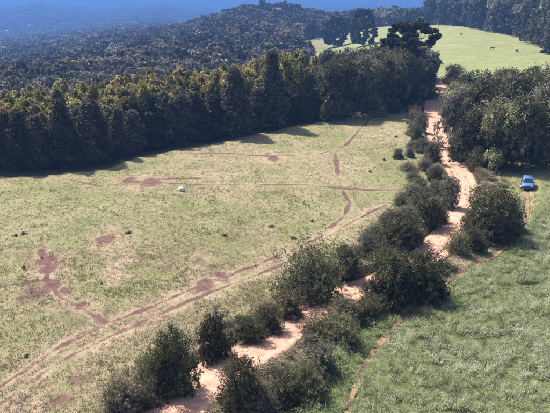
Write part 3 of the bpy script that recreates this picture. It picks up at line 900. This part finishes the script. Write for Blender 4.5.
hr_ = np.random.default_rng(55)
def filler(i0, i1, n, side, lo, hi, mats, label, group):
    T = np.gradient(ROAD_S, axis=0); T /= np.linalg.norm(T, axis=1)[:, None]
    for _ in range(n):
        i = int(hr_.uniform(i0, i1) * (len(ROAD_S) - 1)); off = side * (ROAD_W + (.75 if i1 < .2 else 1.5) + hr_.uniform(0, 1) ** 1.5 * 2.0)
        x, y = ROAD_S[i, 0] + T[i, 1] * off, ROAD_S[i, 1] - T[i, 0] * off
        if in_poly(np.array([x]), np.array([y]), FIELD)[0] or in_poly(np.array([x]), np.array([y]), STRIP)[0] or near(np.array([x]), np.array([y]), PATH_C, 4)[0] < 1.2: continue
        h = hr_.uniform(lo, hi); plant('hedge_shrub', bush(int(hr_.integers(0, 4)), mats[int(hr_.integers(0, len(mats)))]), x, y, h, h * hr_.uniform(1.1, 1.8), hr_.uniform(0, 6.28), label, 'bush', group)
filler(.02, .16, 12, -1, .6, 1.2, ['scrub', 'olive', 'dark'], 'small shrub in the hedge gaps on the pasture side of the nearest road stretch', 'low hedge on the pasture side')
filler(.02, .17, 9, 1, .45, .9, ['grey', 'olive', 'scrub'], 'small shrub in the scrub gaps on the right side of the nearest road stretch', 'low scrub on the right side')
filler(.22, .66, 54, -1, .5, 1.5, ['grey', 'scrub', 'olive'], 'small shrub among the scrub on the left verge of the middle road stretch', 'low scrub on the middle left verge')
filler(.33, .60, 6, 1, .4, .8, ['grey', 'scrub', 'olive'], 'small shrub on the right verge below the big grove', 'low scrub on the middle right verge')

G = [broad(201 + k, 12, 9, .20, 30000, 50, .05, 1, .28, .3, 1.0 + .04 * k) for k in range(4)]
GV = [with_mat(G[0], 'dark'), with_mat(G[1], 'olive'), with_mat(G[2], 'dark'), with_mat(G[3], 'grey')]
for k, (x, y, h, w, i) in enumerate(GROVE):
    front = k < 4
    plant('grove_tree', GV[i], x, y, h * .92, w * 1.08, prng.uniform(0, 6.28),
          ['front tree of the big grove nearest the road', 'second front tree of the big grove counted from the road', 'front tree of the big grove just left of the car', 'front tree of the big grove behind the car at the right frame edge'][k] if front else 'leafy tree packed inside the big grove right of the road', 'tree', 'front trees of the big grove' if front else 'inner trees of the big grove')
CN = [with_mat(conic(301, 13, 5, .2, 20000, .75, .02), 'conifer'), with_mat(broad(302, 12, 6.2, .2, 20000, 40, .03, 1, .25, .4, 1.08), 'conifer'), with_mat(conic(303, 12.5, 6, .2, 20000, .5, .02), 'conifer')]
erng = np.random.default_rng(31)
ORD = ['first', 'second', 'third', 'fourth', 'fifth', 'sixth', 'seventh', 'eighth', 'ninth', 'tenth', 'eleventh', 'twelfth', 'thirteenth', 'fourteenth', 'fifteenth', 'sixteenth', 'seventeenth', 'eighteenth', 'nineteenth', 'twentieth']
edge_labels = {14: 'dark round-topped conifer standing forward at the pasture edge, casting a shadow', 16: 'tallest pointed dark conifer at the middle of the pasture edge',
               0: 'dark tree at the far left end of the wood edge', 17: 'slim dark conifer just right of the tallest pointed conifer'}
for k, (x, y, h, w, i) in enumerate(EDGETREES):
    back = 1 + (3.2 if k in (14, 16) else 5.5) / math.hypot(x, y)
    h *= 1.06 if k in (14, 16) else erng.uniform(.62, 1.0) * (.8 if 6 < k < 14 else .86)
    i = (0, 2, 0, 1, 2, 0, 2)[k % 7] if k not in (14, 16) else i
    plant('edge_tree', CN[i], x * back, y * back, h * .96, w * erng.uniform(.85, 1.2), prng.uniform(0, 6.28), edge_labels.get(k, '%s dark tree from the left end in the front row of the wood edge' % ORD[k]), 'tree', 'dark trees along the pasture edge')
# a second row, close behind, closes the gaps
for az in np.arange(-27, 4.5, 3.2):
    a = az + erng.uniform(-.5, .5); d = float(edge_dist(a)) + erng.uniform(8, 13); x, y = d * math.sin(R(a)), d * math.cos(R(a))
    plant('edge_tree', CN[int(erng.integers(0, 3))], x, y, erng.uniform(7.5, 10), erng.uniform(5, 7), erng.uniform(0, 6.28),
          'dark tree filling the second row of the wood edge', 'tree', 'second row of the wood edge')
for k, (x, y, h, w, i) in enumerate(DARKWOOD):
    plant('woodland_tree', GV[(i + 1) % 4] if k % 3 else with_mat(G[i], 'dark'), x, y, h * .95, w * 1.12, prng.uniform(0, 6.28), 'leafy dark tree in the dense wood left of the upper road', 'tree', 'dense wood left of the upper road')
AR = [with_mat(araucaria(401, 18, 11, .34, 9000), 'arauc'), with_mat(araucaria(402, 16, 9, .34, 8000), 'arauc'), with_mat(araucaria(403, 22, 13, .6, 14000, False), 'arauc')]
al = ['umbrella-crowned dark pine rising above the upper end of the road', 'umbrella pine half hidden left of the tall umbrella pine', 'small dark pine right of the tall umbrella pine by the road',
      'left one of the lone dark trees on the hilltop meadow skyline', 'taller lone dark tree on the hilltop meadow skyline', 'small tree between the two lone hilltop trees']
for k, (x, y, h, w, i) in enumerate(UMBRELLA):
    plant('araucaria_pine', AR[i], x, y, h * (.84 if k > 2 else 1), w * (.95 if k > 2 else 1.12), prng.uniform(0, 6.28), al[k], 'tree', 'dark pines on the ridge')

# pale young belt behind the dark edge, each tree its own
YL = [with_mat(conic(501, 9, 3.6, .22, 7000, .6, .1), 'yellow'), with_mat(broad(502, 9, 4, .22, 7000, 22, .15, 1, 0, .5, 1.1), 'yellow')]
MID_M = [broad(601 + k, 10, 8, .36, 6500, 22, .12, 1, .1, .2, 1.0) for k in range(4)]
MID = [with_mat(MID_M[0], 'mid'), with_mat(MID_M[1], 'mid'), with_mat(MID_M[2], 'pale'), with_mat(MID_M[3], 'mid'), with_mat(MID_M[1], 'olive')]
frng = np.random.default_rng(41)
def scatter(n, az0, az1, d0, d1, gap, rng, cond=None, grow=0.0):
    """points with uniform ground density, thinned to a minimum gap"""
    out = []; cell = {}
    for _ in range(n):
        az = rng.uniform(az0, az1); d = math.sqrt(rng.uniform(d0 * d0, d1 * d1)); x, y = d * math.sin(R(az)), d * math.cos(R(az))
        if cond is not None and not cond(x, y, az, d): continue
        g = gap * (1 + grow * d); key = (int(x // g), int(y // g))
        if any(math.hypot(x - p[0], y - p[1]) < g for i in (-1, 0, 1) for j in (-1, 0, 1) for p in cell.get((key[0] + i, key[1] + j), ())): continue
        cell.setdefault(key, []).append((x, y)); out.append((x, y))
    return out
belt = scatter(2600, -25, 3, 100, 190, 2.7, frng, lambda x, y, az, d: 9 < d - float(edge_dist(az)) < 46)
for (x, y) in belt[:260]:
    plant('young_tree', YL[int(frng.random() < .65)], x, y, frng.uniform(7.5, 11) + min(4.0, max(0, (math.hypot(x, y) - 118) * .1)), frng.uniform(3.4, 5.4), frng.uniform(0, 6.28),
          'yellowish young tree in the pale belt behind the dark wood edge', 'tree', 'pale belt behind the wood edge')
def inwood(x, y): return wood_mask(np.array([x]), np.array([y]))[0] > .5
midpts = scatter(9000, -26, 12.4, 140, 330, 6.4, frng, lambda x, y, az, d: d - float(edge_dist(az)) > (46 if az < 4 else 12) and inwood(x, y))
midpts.sort(key=lambda p: math.hypot(*p))
for (x, y) in midpts[:260]:
    k = frng.choice(5, p=[.32, .29, .05, .25, .09])
    plant('forest_tree', MID[k], x, y, frng.uniform(8, 14), frng.uniform(8, 13), frng.uniform(0, 6.28),
          'rounded crown in the grey-green forest beyond the pale belt', 'tree', 'forest beyond the pale belt')

# ---- forest too far to count: one object each, instanced crowns
def instancer(name, label, pts, scales, rots, idx, variants):
    col = bpy.data.collections.new(name + '_kinds')
    for k, v in enumerate(variants):
        me = v['crown'].copy(); me.materials.clear(); me.materials.append(v['mat']); bmm = bmesh.new(); bmm.from_mesh(me); n0 = len(bmm.faces); bmm.from_mesh(v['trunk']); bmm.faces.ensure_lookup_table()
        for f in bmm.faces[n0:]: f.material_index = 1
        bmm.to_mesh(me); bmm.free(); me.materials.append(M['bark'])
        o = bpy.data.objects.new('%s_kind_%d' % (name, k), me); col.objects.link(o)
    me = bpy.data.meshes.new(name); me.vertices.add(len(pts)); me.vertices.foreach_set('co', np.array(pts, np.float32).ravel())
    for nm, ty, dat in (('scl', 'FLOAT_VECTOR', scales), ('rotz', 'FLOAT_VECTOR', rots)):
        a = me.attributes.new(nm, ty, 'POINT'); a.data.foreach_set('vector', np.array(dat, np.float32).ravel())
    a = me.attributes.new('kind_index', 'INT', 'POINT'); a.data.foreach_set('value', np.array(idx, np.int32)); me.update()
    o = link(name, me); tag(o, label, 'forest', kind='stuff')
    ng = bpy.data.node_groups.new(name, 'GeometryNodeTree')
    ng.interface.new_socket('Geometry', in_out='INPUT', socket_type='NodeSocketGeometry'); ng.interface.new_socket('Geometry', in_out='OUTPUT', socket_type='NodeSocketGeometry')
    N, L = ng.nodes, ng.links
    gi, go = N.new('NodeGroupInput'), N.new('NodeGroupOutput'); ip = N.new('GeometryNodeInstanceOnPoints')
    ci = N.new('GeometryNodeCollectionInfo'); ci.inputs['Collection'].default_value = col; ci.inputs['Separate Children'].default_value = True; ci.inputs['Reset Children'].default_value = True
    ip.inputs['Pick Instance'].default_value = True
    L.new(gi.outputs[0], ip.inputs['Points']); L.new(ci.outputs[0], ip.inputs['Instance'])
    for nm, dt, sock in (('scl', 'FLOAT_VECTOR', 'Scale'), ('rotz', 'FLOAT_VECTOR', 'Rotation'), ('kind_index', 'INT', 'Instance Index')):
        na = N.new('GeometryNodeInputNamedAttribute'); na.data_type = dt; na.inputs['Name'].default_value = nm
        src = na.outputs['Attribute']
        if sock == 'Rotation':
            e = N.new('FunctionNodeEulerToRotation'); L.new(src, e.inputs[0]); src = e.outputs[0]
        L.new(src, ip.inputs[sock])
    L.new(ip.outputs[0], go.inputs[0])
    md = o.modifiers.new('trees', 'NODES'); md.node_group = ng
    return o
def forest_mass(name, label, pts, hr, wr, variants, probs, rng):
    P = np.array(pts); z = ground_height(P[:, 0], P[:, 1]) - .3; n = len(P)
    k = rng.choice(len(variants), n, p=probs); w = rng.uniform(*wr, n) if isinstance(wr, tuple) else wr * rng.uniform(1.1, 1.7, n); h = rng.uniform(*hr, n)
    W = np.array([v['W'] for v in variants])[k]; Hh = np.array([v['H'] for v in variants])[k]
    sc = np.stack([w / W, w / W, h / Hh], 1); ro = np.stack([np.zeros(n), np.zeros(n), rng.uniform(0, 6.28, n)], 1)
    return instancer(name, label, np.stack([P[:, 0], P[:, 1], z], 1), sc, ro, k, variants)
LOW_M = [broad(701 + k, 11, 9, .55, 2600, 14, .08, 1, .15, .3) for k in range(3)]
LOW = [with_mat(LOW_M[0], 'mid'), with_mat(LOW_M[1], 'mid'), with_mat(LOW_M[2], 'pale'), with_mat(LOW_M[2], 'olive'), with_mat(LOW_M[0], 'yellow')]
rest = midpts[260:] + belt[260:]
deep = scatter(26000, -27, 12.4, 300, 900, 7.4, frng, lambda x, y, az, d: inwood(x, y) and (d > 330 or not 0) and math.hypot(x - HOUSE[0], y - HOUSE[1] + 16) > 26)
forest_mass('distant_forest', 'grey-green forest covering the slopes beyond the pasture wood', rest + deep, (8, 15), (9, 15), LOW, [.42, .36, .05, .12, .05], frng)
RID_M = [broad(721 + k, 24, 14, .7, 6500, 36, .03, 1, .3, .2) for k in range(3)]
RIDV = [with_mat(RID_M[0], 'dark'), with_mat(RID_M[1], 'mid'), with_mat(RID_M[2], 'mid')]
rid = scatter(9000, 12.5, 40, 230, 800, 7.0, frng, lambda x, y, az, d: 2 < d - float(crest_dist(az)) < 130)
rid.sort(key=lambda p: math.hypot(*p) - float(crest_dist(math.degrees(math.atan2(*p)))))
for (x, y) in [p for p in rid if math.degrees(math.atan2(*p)) < 25][:46]:
    plant('ridge_tree', RIDV[int(frng.integers(0, 3))], x, y, frng.uniform(17, 25), frng.uniform(11, 15), frng.uniform(0, 6.28),
          'tall dark tree at the edge of the ridge wood above the hilltop meadow', 'tree', 'ridge wood above the hilltop meadow')
forest_mass('ridge_forest', 'dark forest filling the ridge behind the hilltop meadow', [p for p in rid if p not in set([q for q in rid if math.degrees(math.atan2(*q)) < 25][:46])], (18, 26), (11, 15), RIDV, [.4, .3, .3], frng)
far = []; dd = 900.0
while dd < 6500:
    s_ = 9 + .0062 * dd
    for a in np.arange(-29, 29, math.degrees(s_ / dd)):
        a2 = R(a + frng.uniform(-.4, .4) * math.degrees(s_ / dd)); d2 = dd + frng.uniform(-.4, .4) * s_
        far.append((d2 * math.sin(a2), d2 * math.cos(a2), s_))
    dd += s_ * 1.05
FA = np.array(far); open_ = fnoise(FA[:, 0], FA[:, 1], 210, 15)
FA = FA[(open_ > .26) & (np.hypot(FA[:, 0] - HOUSE[0], FA[:, 1] - HOUSE[1]) > 26)]
far = [tuple(p[:2]) for p in FA]
forest_mass('valley_forest', 'hazy blue forest of the far valley and hills', far, (9, 17), FA[:, 2], LOW, [.44, .38, .05, .1, .03], frng)

# ---------------------------------------------------------------- small weeds in the pasture
WD = with_mat(broad(801, .7, .8, .06, 900, 12, .02, 3, .5, 1.2), 'weed')
wl3 = ['dark low weed tuft in the worn left corner of the pasture', 'dark low weed tuft scattered across the middle pasture', 'dark low weed tuft near the forked tracks by the road verge']
wg3 = ['weeds in the worn left pasture', 'weeds in the middle pasture', 'weeds by the forked tracks']
for (x, y, h, w, k) in WEEDS:
    plant('weed_tuft', WD, x, y, max(.2, h * .45), w * .7, prng.uniform(0, 6.28), wl3[k], 'weed', wg3[k], .03)

# ---------------------------------------------------------------- boulder
def bm_obj(name, bm_, mat, parent=None, smooth=False):
    me = bpy.data.meshes.new(name); bm_.to_mesh(me); bm_.free()
    if smooth:
        for p in me.polygons: p.use_smooth = True
    return link(name, me, mat, parent)
b = bmesh.new(); bmesh.ops.create_icosphere(b, subdivisions=4, radius=1)
for v in b.verts:
    n = v.co.normalized(); f = 1 + .16 * math.sin(3.1 * n.x + 1.7 * n.z) + .10 * math.sin(5.3 * n.y - 2 * n.x) + .05 * math.sin(11 * n.x + 9 * n.z) + .03 * math.sin(19 * n.y + 13 * n.z)
    v.co = Vector((n.x * .55, n.y * .42, n.z * .38)) * (f + .06 * math.sin(7 * n.z + 6 * n.x + 1) + .04 * math.sin(15 * n.x - 8 * n.y))
o = bm_obj('boulder', b, plain_mat('pale_stone', (.58, .54, .40), .9, 0, .3, 7), None, True)
o.location = (BOULDER[0], BOULDER[1], gz(*BOULDER) + .16); tag(o, 'single pale boulder lying in the pasture below the long cattle track', 'boulder')

# ---------------------------------------------------------------- car
def box(bm_, c, s):
    r = bmesh.ops.create_cube(bm_, size=1)
    for v in r['verts']: v.co = Vector((v.co.x * s[0] + c[0], v.co.y * s[1] + c[1], v.co.z * s[2] + c[2]))
def loft(bm_, secs, caps=True):
    rows = [[bm_.verts.new(p) for p in s] for s in secs]; n = len(rows[0])
    for a, c in zip(rows[:-1], rows[1:]):
        for k in range(n): bm_.faces.new((a[k], a[(k + 1) % n], c[(k + 1) % n], c[k]))
    if caps: bm_.faces.new(rows[0][::-1]); bm_.faces.new(rows[-1])
def build_car():
    blue = plain_mat('blue_paint', (.05, .15, .36), .45, 0, .04, 2, .6); glass = plain_mat('car_glass', (.015, .018, .022), .06, 0, .02, 2, .8)
    black = plain_mat('black_plastic', (.02, .02, .02), .5); rub = plain_mat('tyre_rubber', (.02, .02, .02), .85); met = plain_mat('rim_metal', (.45, .45, .46), .3, .8, .05)
    lamp = plain_mat('lamp_glass', (.75, .75, .72), .1, 0, .03, 3, .8); red = plain_mat('tail_lamp', (.3, .02, .02), .15)
    root = empty('parked_car', (CAR[0], CAR[1] - .2, gz(*CAR) + .02), R(-19))
    tag(root, 'small blue car parked on the track in the clearing', 'car')
    st = [(-1.98, .62, .34, .62), (-1.9, .74, .24, .74), (-1.6, .82, .2, .84), (-1.05, .85, .2, .92), (-.2, .86, .2, .95), (.8, .86, .2, .96), (1.5, .85, .2, .97), (1.85, .80, .24, .95), (1.96, .70, .36, .82)]
    bm_ = bmesh.new(); secs = []
    for y, w, zb, zt in st:
        h = zt - zb
        half = [(w * .82, zb), (w * .97, zb + h * .15), (w, zb + h * .45), (w * .985, zb + h * .78), (w * .90, zb + h * .94), (w * .6, zt)]
        secs.append([(x, y, z) for x, z in half] + [(-x, y, z) for x, z in half[::-1]])
    loft(bm_, secs); bmesh.ops.recalc_face_normals(bm_, faces=bm_.faces); body = bm_obj('body', bm_, blue, root, True)
    bm_ = bmesh.new()
    cab = [(-.95, .70, -.95, .70, .90, .93), (-.18, .62, 0, 0, 1.44, 0)]
    lo = [(-.72, -1.0, .9), (.72, -1.0, .9), (.78, -.2, .92), (.78, 1.2, .93), (.72, 1.85, .92), (-.72, 1.85, .92), (-.78, 1.2, .93), (-.78, -.2, .92)]
    hi = [(-.52, -.22, 1.42), (.52, -.22, 1.42), (.60, .2, 1.46), (.60, 1.1, 1.45), (.53, 1.52, 1.40), (-.53, 1.52, 1.40), (-.60, 1.1, 1.45), (-.60, .2, 1.46)]
    loft(bm_, [lo, hi]); bmesh.ops.recalc_face_normals(bm_, faces=bm_.faces); bmesh.ops.bevel(bm_, geom=[e for e in bm_.edges], offset=.035, segments=2, affect='EDGES')
    bm_obj('cabin', bm_, blue, root, True)
    def pane(name, q, off, mat=glass):
        q = [Vector(p) for p in q]; n = (q[1] - q[0]).cross(q[2] - q[1]).normalized(); c = sum(q, Vector()) / len(q)
        bm2 = bmesh.new(); a = [bm2.verts.new(c + (p - c) + n * off) for p in q]; d_ = [bm2.verts.new(c + (p - c) - n * .02) for p in q]
        bm2.faces.new(a); k = len(q)
        for i in range(k): bm2.faces.new((a[i], d_[i], d_[(i + 1) % k], a[(i + 1) % k]))
        return bm_obj(name, bm2, mat, root)
    def L3(a, c, t): return tuple(a[i] + (c[i] - a[i]) * t for i in range(3))
    def quad(a, b_, c, d_, u0, u1, v0, v1):
        def P(u, v): return L3(L3(a, b_, u), L3(d_, c, u), v)
        return [P(u0, v0), P(u1, v0), P(u1, v1), P(u0, v1)]
    pane('windscreen', quad(lo[0], lo[1], hi[1], hi[0], .07, .93, .10, .90), .012)
    pane('rear_window', quad(lo[4], lo[5], hi[5], hi[4], .10, .90, .25, .88), .012)
    for s, (a, b_, c) in ((1, (1, 2, 3)), (-1, (0, 7, 6))):
        q = quad(lo[b_], lo[c], hi[c], hi[b_], .06, .46, .15, .86); pane('side_window', q if s > 0 else q[::-1], .012)
        q = quad(lo[b_], lo[c], hi[c], hi[b_], .53, .95, .15, .86); pane('side_window', q if s > 0 else q[::-1], .012)
        m2 = bmesh.new(); box(m2, (s * .90, -.62, .98), (.17, .10, .12)); bmesh.ops.bevel(m2, geom=m2.edges[:], offset=.03, segments=2, affect='EDGES'); bm_obj('mirror', m2, black, root)
        m2 = bmesh.new(); box(m2, (s * .54, -1.90, .66), (.30, .13, .14)); bmesh.ops.bevel(m2, geom=m2.edges[:], offset=.03, segments=2, affect='EDGES'); bm_obj('headlight', m2, lamp, root)
        m2 = bmesh.new(); box(m2, (s * .68, 1.88, .80), (.16, .14, .22)); bmesh.ops.bevel(m2, geom=m2.edges[:], offset=.02, segments=2, affect='EDGES'); bm_obj('tail_light', m2, red, root)
        for yy in (-1.22, 1.22):
            m2 = bmesh.new(); rt = Matrix.Translation((s * .78, yy, .29)) @ Matrix.Rotation(R(90), 4, 'Y')
            bmesh.ops.create_cone(m2, cap_ends=True, segments=20, radius1=.29, radius2=.29, depth=.19, matrix=rt); bmesh.ops.bevel(m2, geom=m2.edges[:], offset=.02, segments=1, affect='EDGES')
            ty = bm_obj('wheel', m2, rub, root, True)
            m2 = bmesh.new(); bmesh.ops.create_cone(m2, cap_ends=True, segments=16, radius1=.19, radius2=.16, depth=.06, matrix=Matrix.Translation((s * .86, yy, .29)) @ Matrix.Rotation(R(90 * s), 4, 'Y')); bm_obj('rim', m2, met, ty)
    m2 = bmesh.new(); box(m2, (0, -1.93, .40), (1.36, .16, .18)); bmesh.ops.bevel(m2, geom=m2.edges[:], offset=.05, segments=2, affect='EDGES'); bm_obj('front_bumper', m2, black, root)
    m2 = bmesh.new(); box(m2, (0, 1.92, .42), (1.42, .16, .20)); bmesh.ops.bevel(m2, geom=m2.edges[:], offset=.05, segments=2, affect='EDGES'); bm_obj('rear_bumper', m2, black, root)
    m2 = bmesh.new(); box(m2, (0, -1.965, .64), (.62, .06, .09)); bm_obj('grille', m2, black, root)
build_car()

# ---------------------------------------------------------------- cattle on the hilltop meadow
def build_cow():
    J = [((0, -.75, 1.12), .30), ((0, -.25, 1.10), .36), ((0, .30, 1.10), .34), ((0, .72, 1.14), .26),
         ((0, -1.08, 1.22), .19), ((0, -1.35, 1.18), .13), ((0, -1.62, 1.02), .10), ((0, -1.80, .90), .075),
         ((.20, -.70, .75), .12), ((.20, -.72, .42), .065), ((.20, -.70, .08), .055), ((-.20, -.70, .75), .12), ((-.20, -.66, .42), .065), ((-.20, -.72, .08), .055),
         ((.19, .70, .80), .15), ((.19, .82, .48), .07), ((.19, .76, .08), .055), ((-.19, .70, .80), .15), ((-.19, .80, .48), .07), ((-.19, .70, .08), .055),
         ((0, .96, 1.10), .05), ((0, 1.02, .60), .03), ((.22, -1.40, 1.24), .04), ((-.22, -1.40, 1.24), .04)]
    E = [(0, 1), (1, 2), (2, 3), (0, 4), (4, 5), (5, 6), (6, 7), (0, 8), (8, 9), (9, 10), (0, 11), (11, 12), (12, 13), (3, 14), (14, 15), (15, 16), (3, 17), (17, 18), (18, 19), (3, 20), (20, 21), (5, 22), (5, 23)]
    me = bpy.data.meshes.new('cow'); me.from_pydata([j[0] for j in J], E, []); me.update()
    return me, [j[1] for j in J]
cow_me, cow_r = build_cow()
hides = [plain_mat('hide_brown', (.20, .10, .07), .8, 0, .3, 3), plain_mat('hide_dark', (.06, .035, .03), .8, 0, .3, 3)]
cl = ['dark brown cow on the far crest of the hilltop meadow', 'brown cow below the middle of the ridge wood', 'brown cow left one of the two near the right end of the meadow', 'dark cow nearest the right-hand end of the hilltop meadow']
for k, (x, y) in enumerate(COWS):
    me = cow_me if k == 0 else cow_me.copy()
    me.materials.clear(); me.materials.append(hides[(0, 0, 0, 1)[k]])
    o = bpy.data.objects.new('cow', me); COL.objects.link(o)
    md = o.modifiers.new('body', 'SKIN'); md.use_smooth_shade = True
    if not me.skin_vertices: me.attributes.new('skin_dummy', 'FLOAT', 'POINT')
    for i, r_ in enumerate(cow_r):
        if me.skin_vertices: me.skin_vertices[0].data[i].radius = (r_, r_); me.skin_vertices[0].data[i].use_root = (i == 1)
    o.modifiers.new('smooth', 'SUBSURF').levels = 1
    o.location = (x, y, gz(x, y) - .03); o.rotation_euler = (0, 0, [1.2, 2.3, 1.7, -1.0][k]); tag(o, cl[k], 'cow', 'cattle on the hilltop meadow')

# ---------------------------------------------------------------- houses
def house(name, x, y, rz, w, d, h, wallm, roofm, label, group=None, detail=True):
    z = float(base_height(x, y)); r = empty(name, (x, y, z), rz); tag(r, label, 'house', group)
    m2 = bmesh.new(); box(m2, (0, 0, h / 2 - .5), (w, d, h + 1)); wall = bm_obj('wall', m2, wallm, r)
    m2 = bmesh.new(); e = .5
    for s in (0,):
        P = [(-w / 2 - e, -d / 2 - e, h - .1), (w / 2 + e, -d / 2 - e, h - .1), (w / 2 + e, 0, h + d * .30), (-w / 2 - e, 0, h + d * .30), (-w / 2 - e, d / 2 + e, h - .1), (w / 2 + e, d / 2 + e, h - .1)]
        v = [m2.verts.new(p) for p in P]; v2 = [m2.verts.new((p[0], p[1], p[2] - .18)) for p in P]
        for f in ((0, 1, 2, 3), (3, 2, 5, 4)): m2.faces.new([v[i] for i in f]); m2.faces.new([v2[i] for i in f[::-1]])
        m2.faces.new((v[0], v2[0], v2[1], v[1])); m2.faces.new((v[4], v[5], v2[5], v2[4]))
        m2.faces.new((v[0], v[3], v2[3], v2[0])); m2.faces.new((v[3], v[4], v2[4], v2[3])); m2.faces.new((v[1], v2[1], v2[2], v[2])); m2.faces.new((v[2], v2[2], v2[5], v[5]))
    bm_obj('roof', m2, roofm, r)
    m2 = bmesh.new()
    for s in (-1, 1):
        q = [m2.verts.new(p) for p in ((s * w / 2, -d / 2, h), (s * w / 2, d / 2, h), (s * w / 2, 0, h + d * .27))]; m2.faces.new(q)
    bm_obj('gable', m2, wallm, r)
    if detail:
        for xx in (-w * .3, w * .3):
            m2 = bmesh.new(); box(m2, (xx, -d / 2 - .01, 1.6), (1.3, .12, 1.2)); wi = bm_obj('window', m2, M['frame'], r)
            m2 = bmesh.new(); box(m2, (xx, -d / 2 - .05, 1.6), (1.1, .1, 1.0)); bm_obj('pane', m2, M['hglass'], wi)
        m2 = bmesh.new(); box(m2, (0, -d / 2 - .02, 1.05), (1.0, .12, 2.1)); bm_obj('door', m2, M['door'], r)
M['frame'] = plain_mat('frame_white', (.7, .7, .68)); M['hglass'] = plain_mat('house_glass', (.03, .035, .04), .1); M['door'] = plain_mat('door_wood', (.14, .07, .04))
M['walld'] = plain_mat('weathered_plaster', (.36, .30, .27), .9, 0, .2); M['wallp'] = plain_mat('pale_plaster', (.62, .58, .52), .9, 0, .08); M['roofr'] = plain_mat('red_roof', (.30, .075, .06), .8, 0, .2, 2); M['roofg'] = plain_mat('grey_roof', (.5, .49, .47), .8, 0, .1, 2)
house('farm_house', HOUSE[0], HOUSE[1], R(12), 9, 6, 3.2, M['walld'], M['roofr'], 'pale house with a red roof on the wooded skyline')
hrng = np.random.default_rng(77)
for k, (az, d) in enumerate([(-18.5, 2350), (-17.2, 2600), (-15.5, 2450), (-20.5, 2200), (-13.8, 2750), (-16.1, 1950), (-19.4, 2700), (-12.6, 2600), (-11.8, 2950), (-14.9, 3000), (-21.4, 2900)]):
    house('valley_house', d * math.sin(R(az)), d * math.cos(R(az)), hrng.uniform(-.6, .6), 16, 10, 6, M['wallp'], M['roofg'], 'tiny pale house far off in the hazy left valley', 'valley houses', False)

# ---------------------------------------------------------------- haze
HAZE_DENSITY = 4.2e-4
m, N, L, out = new_mat('haze')
pv = N.new('ShaderNodeVolumePrincipled'); pv.inputs['Color'].default_value = (.105, .235, .56, 1); pv.inputs['Density'].default_value = HAZE_DENSITY; pv.inputs['Anisotropy'].default_value = .2
L.new(pv.outputs[0], out.inputs['Volume'])
b = bmesh.new(); box(b, (0, 0, (62 - 230) / 2), (62000, 62000, 62 + 230))
tag(bm_obj('haze', b, m), 'thin blue haze filling the valley air', 'haze', kind='stuff')
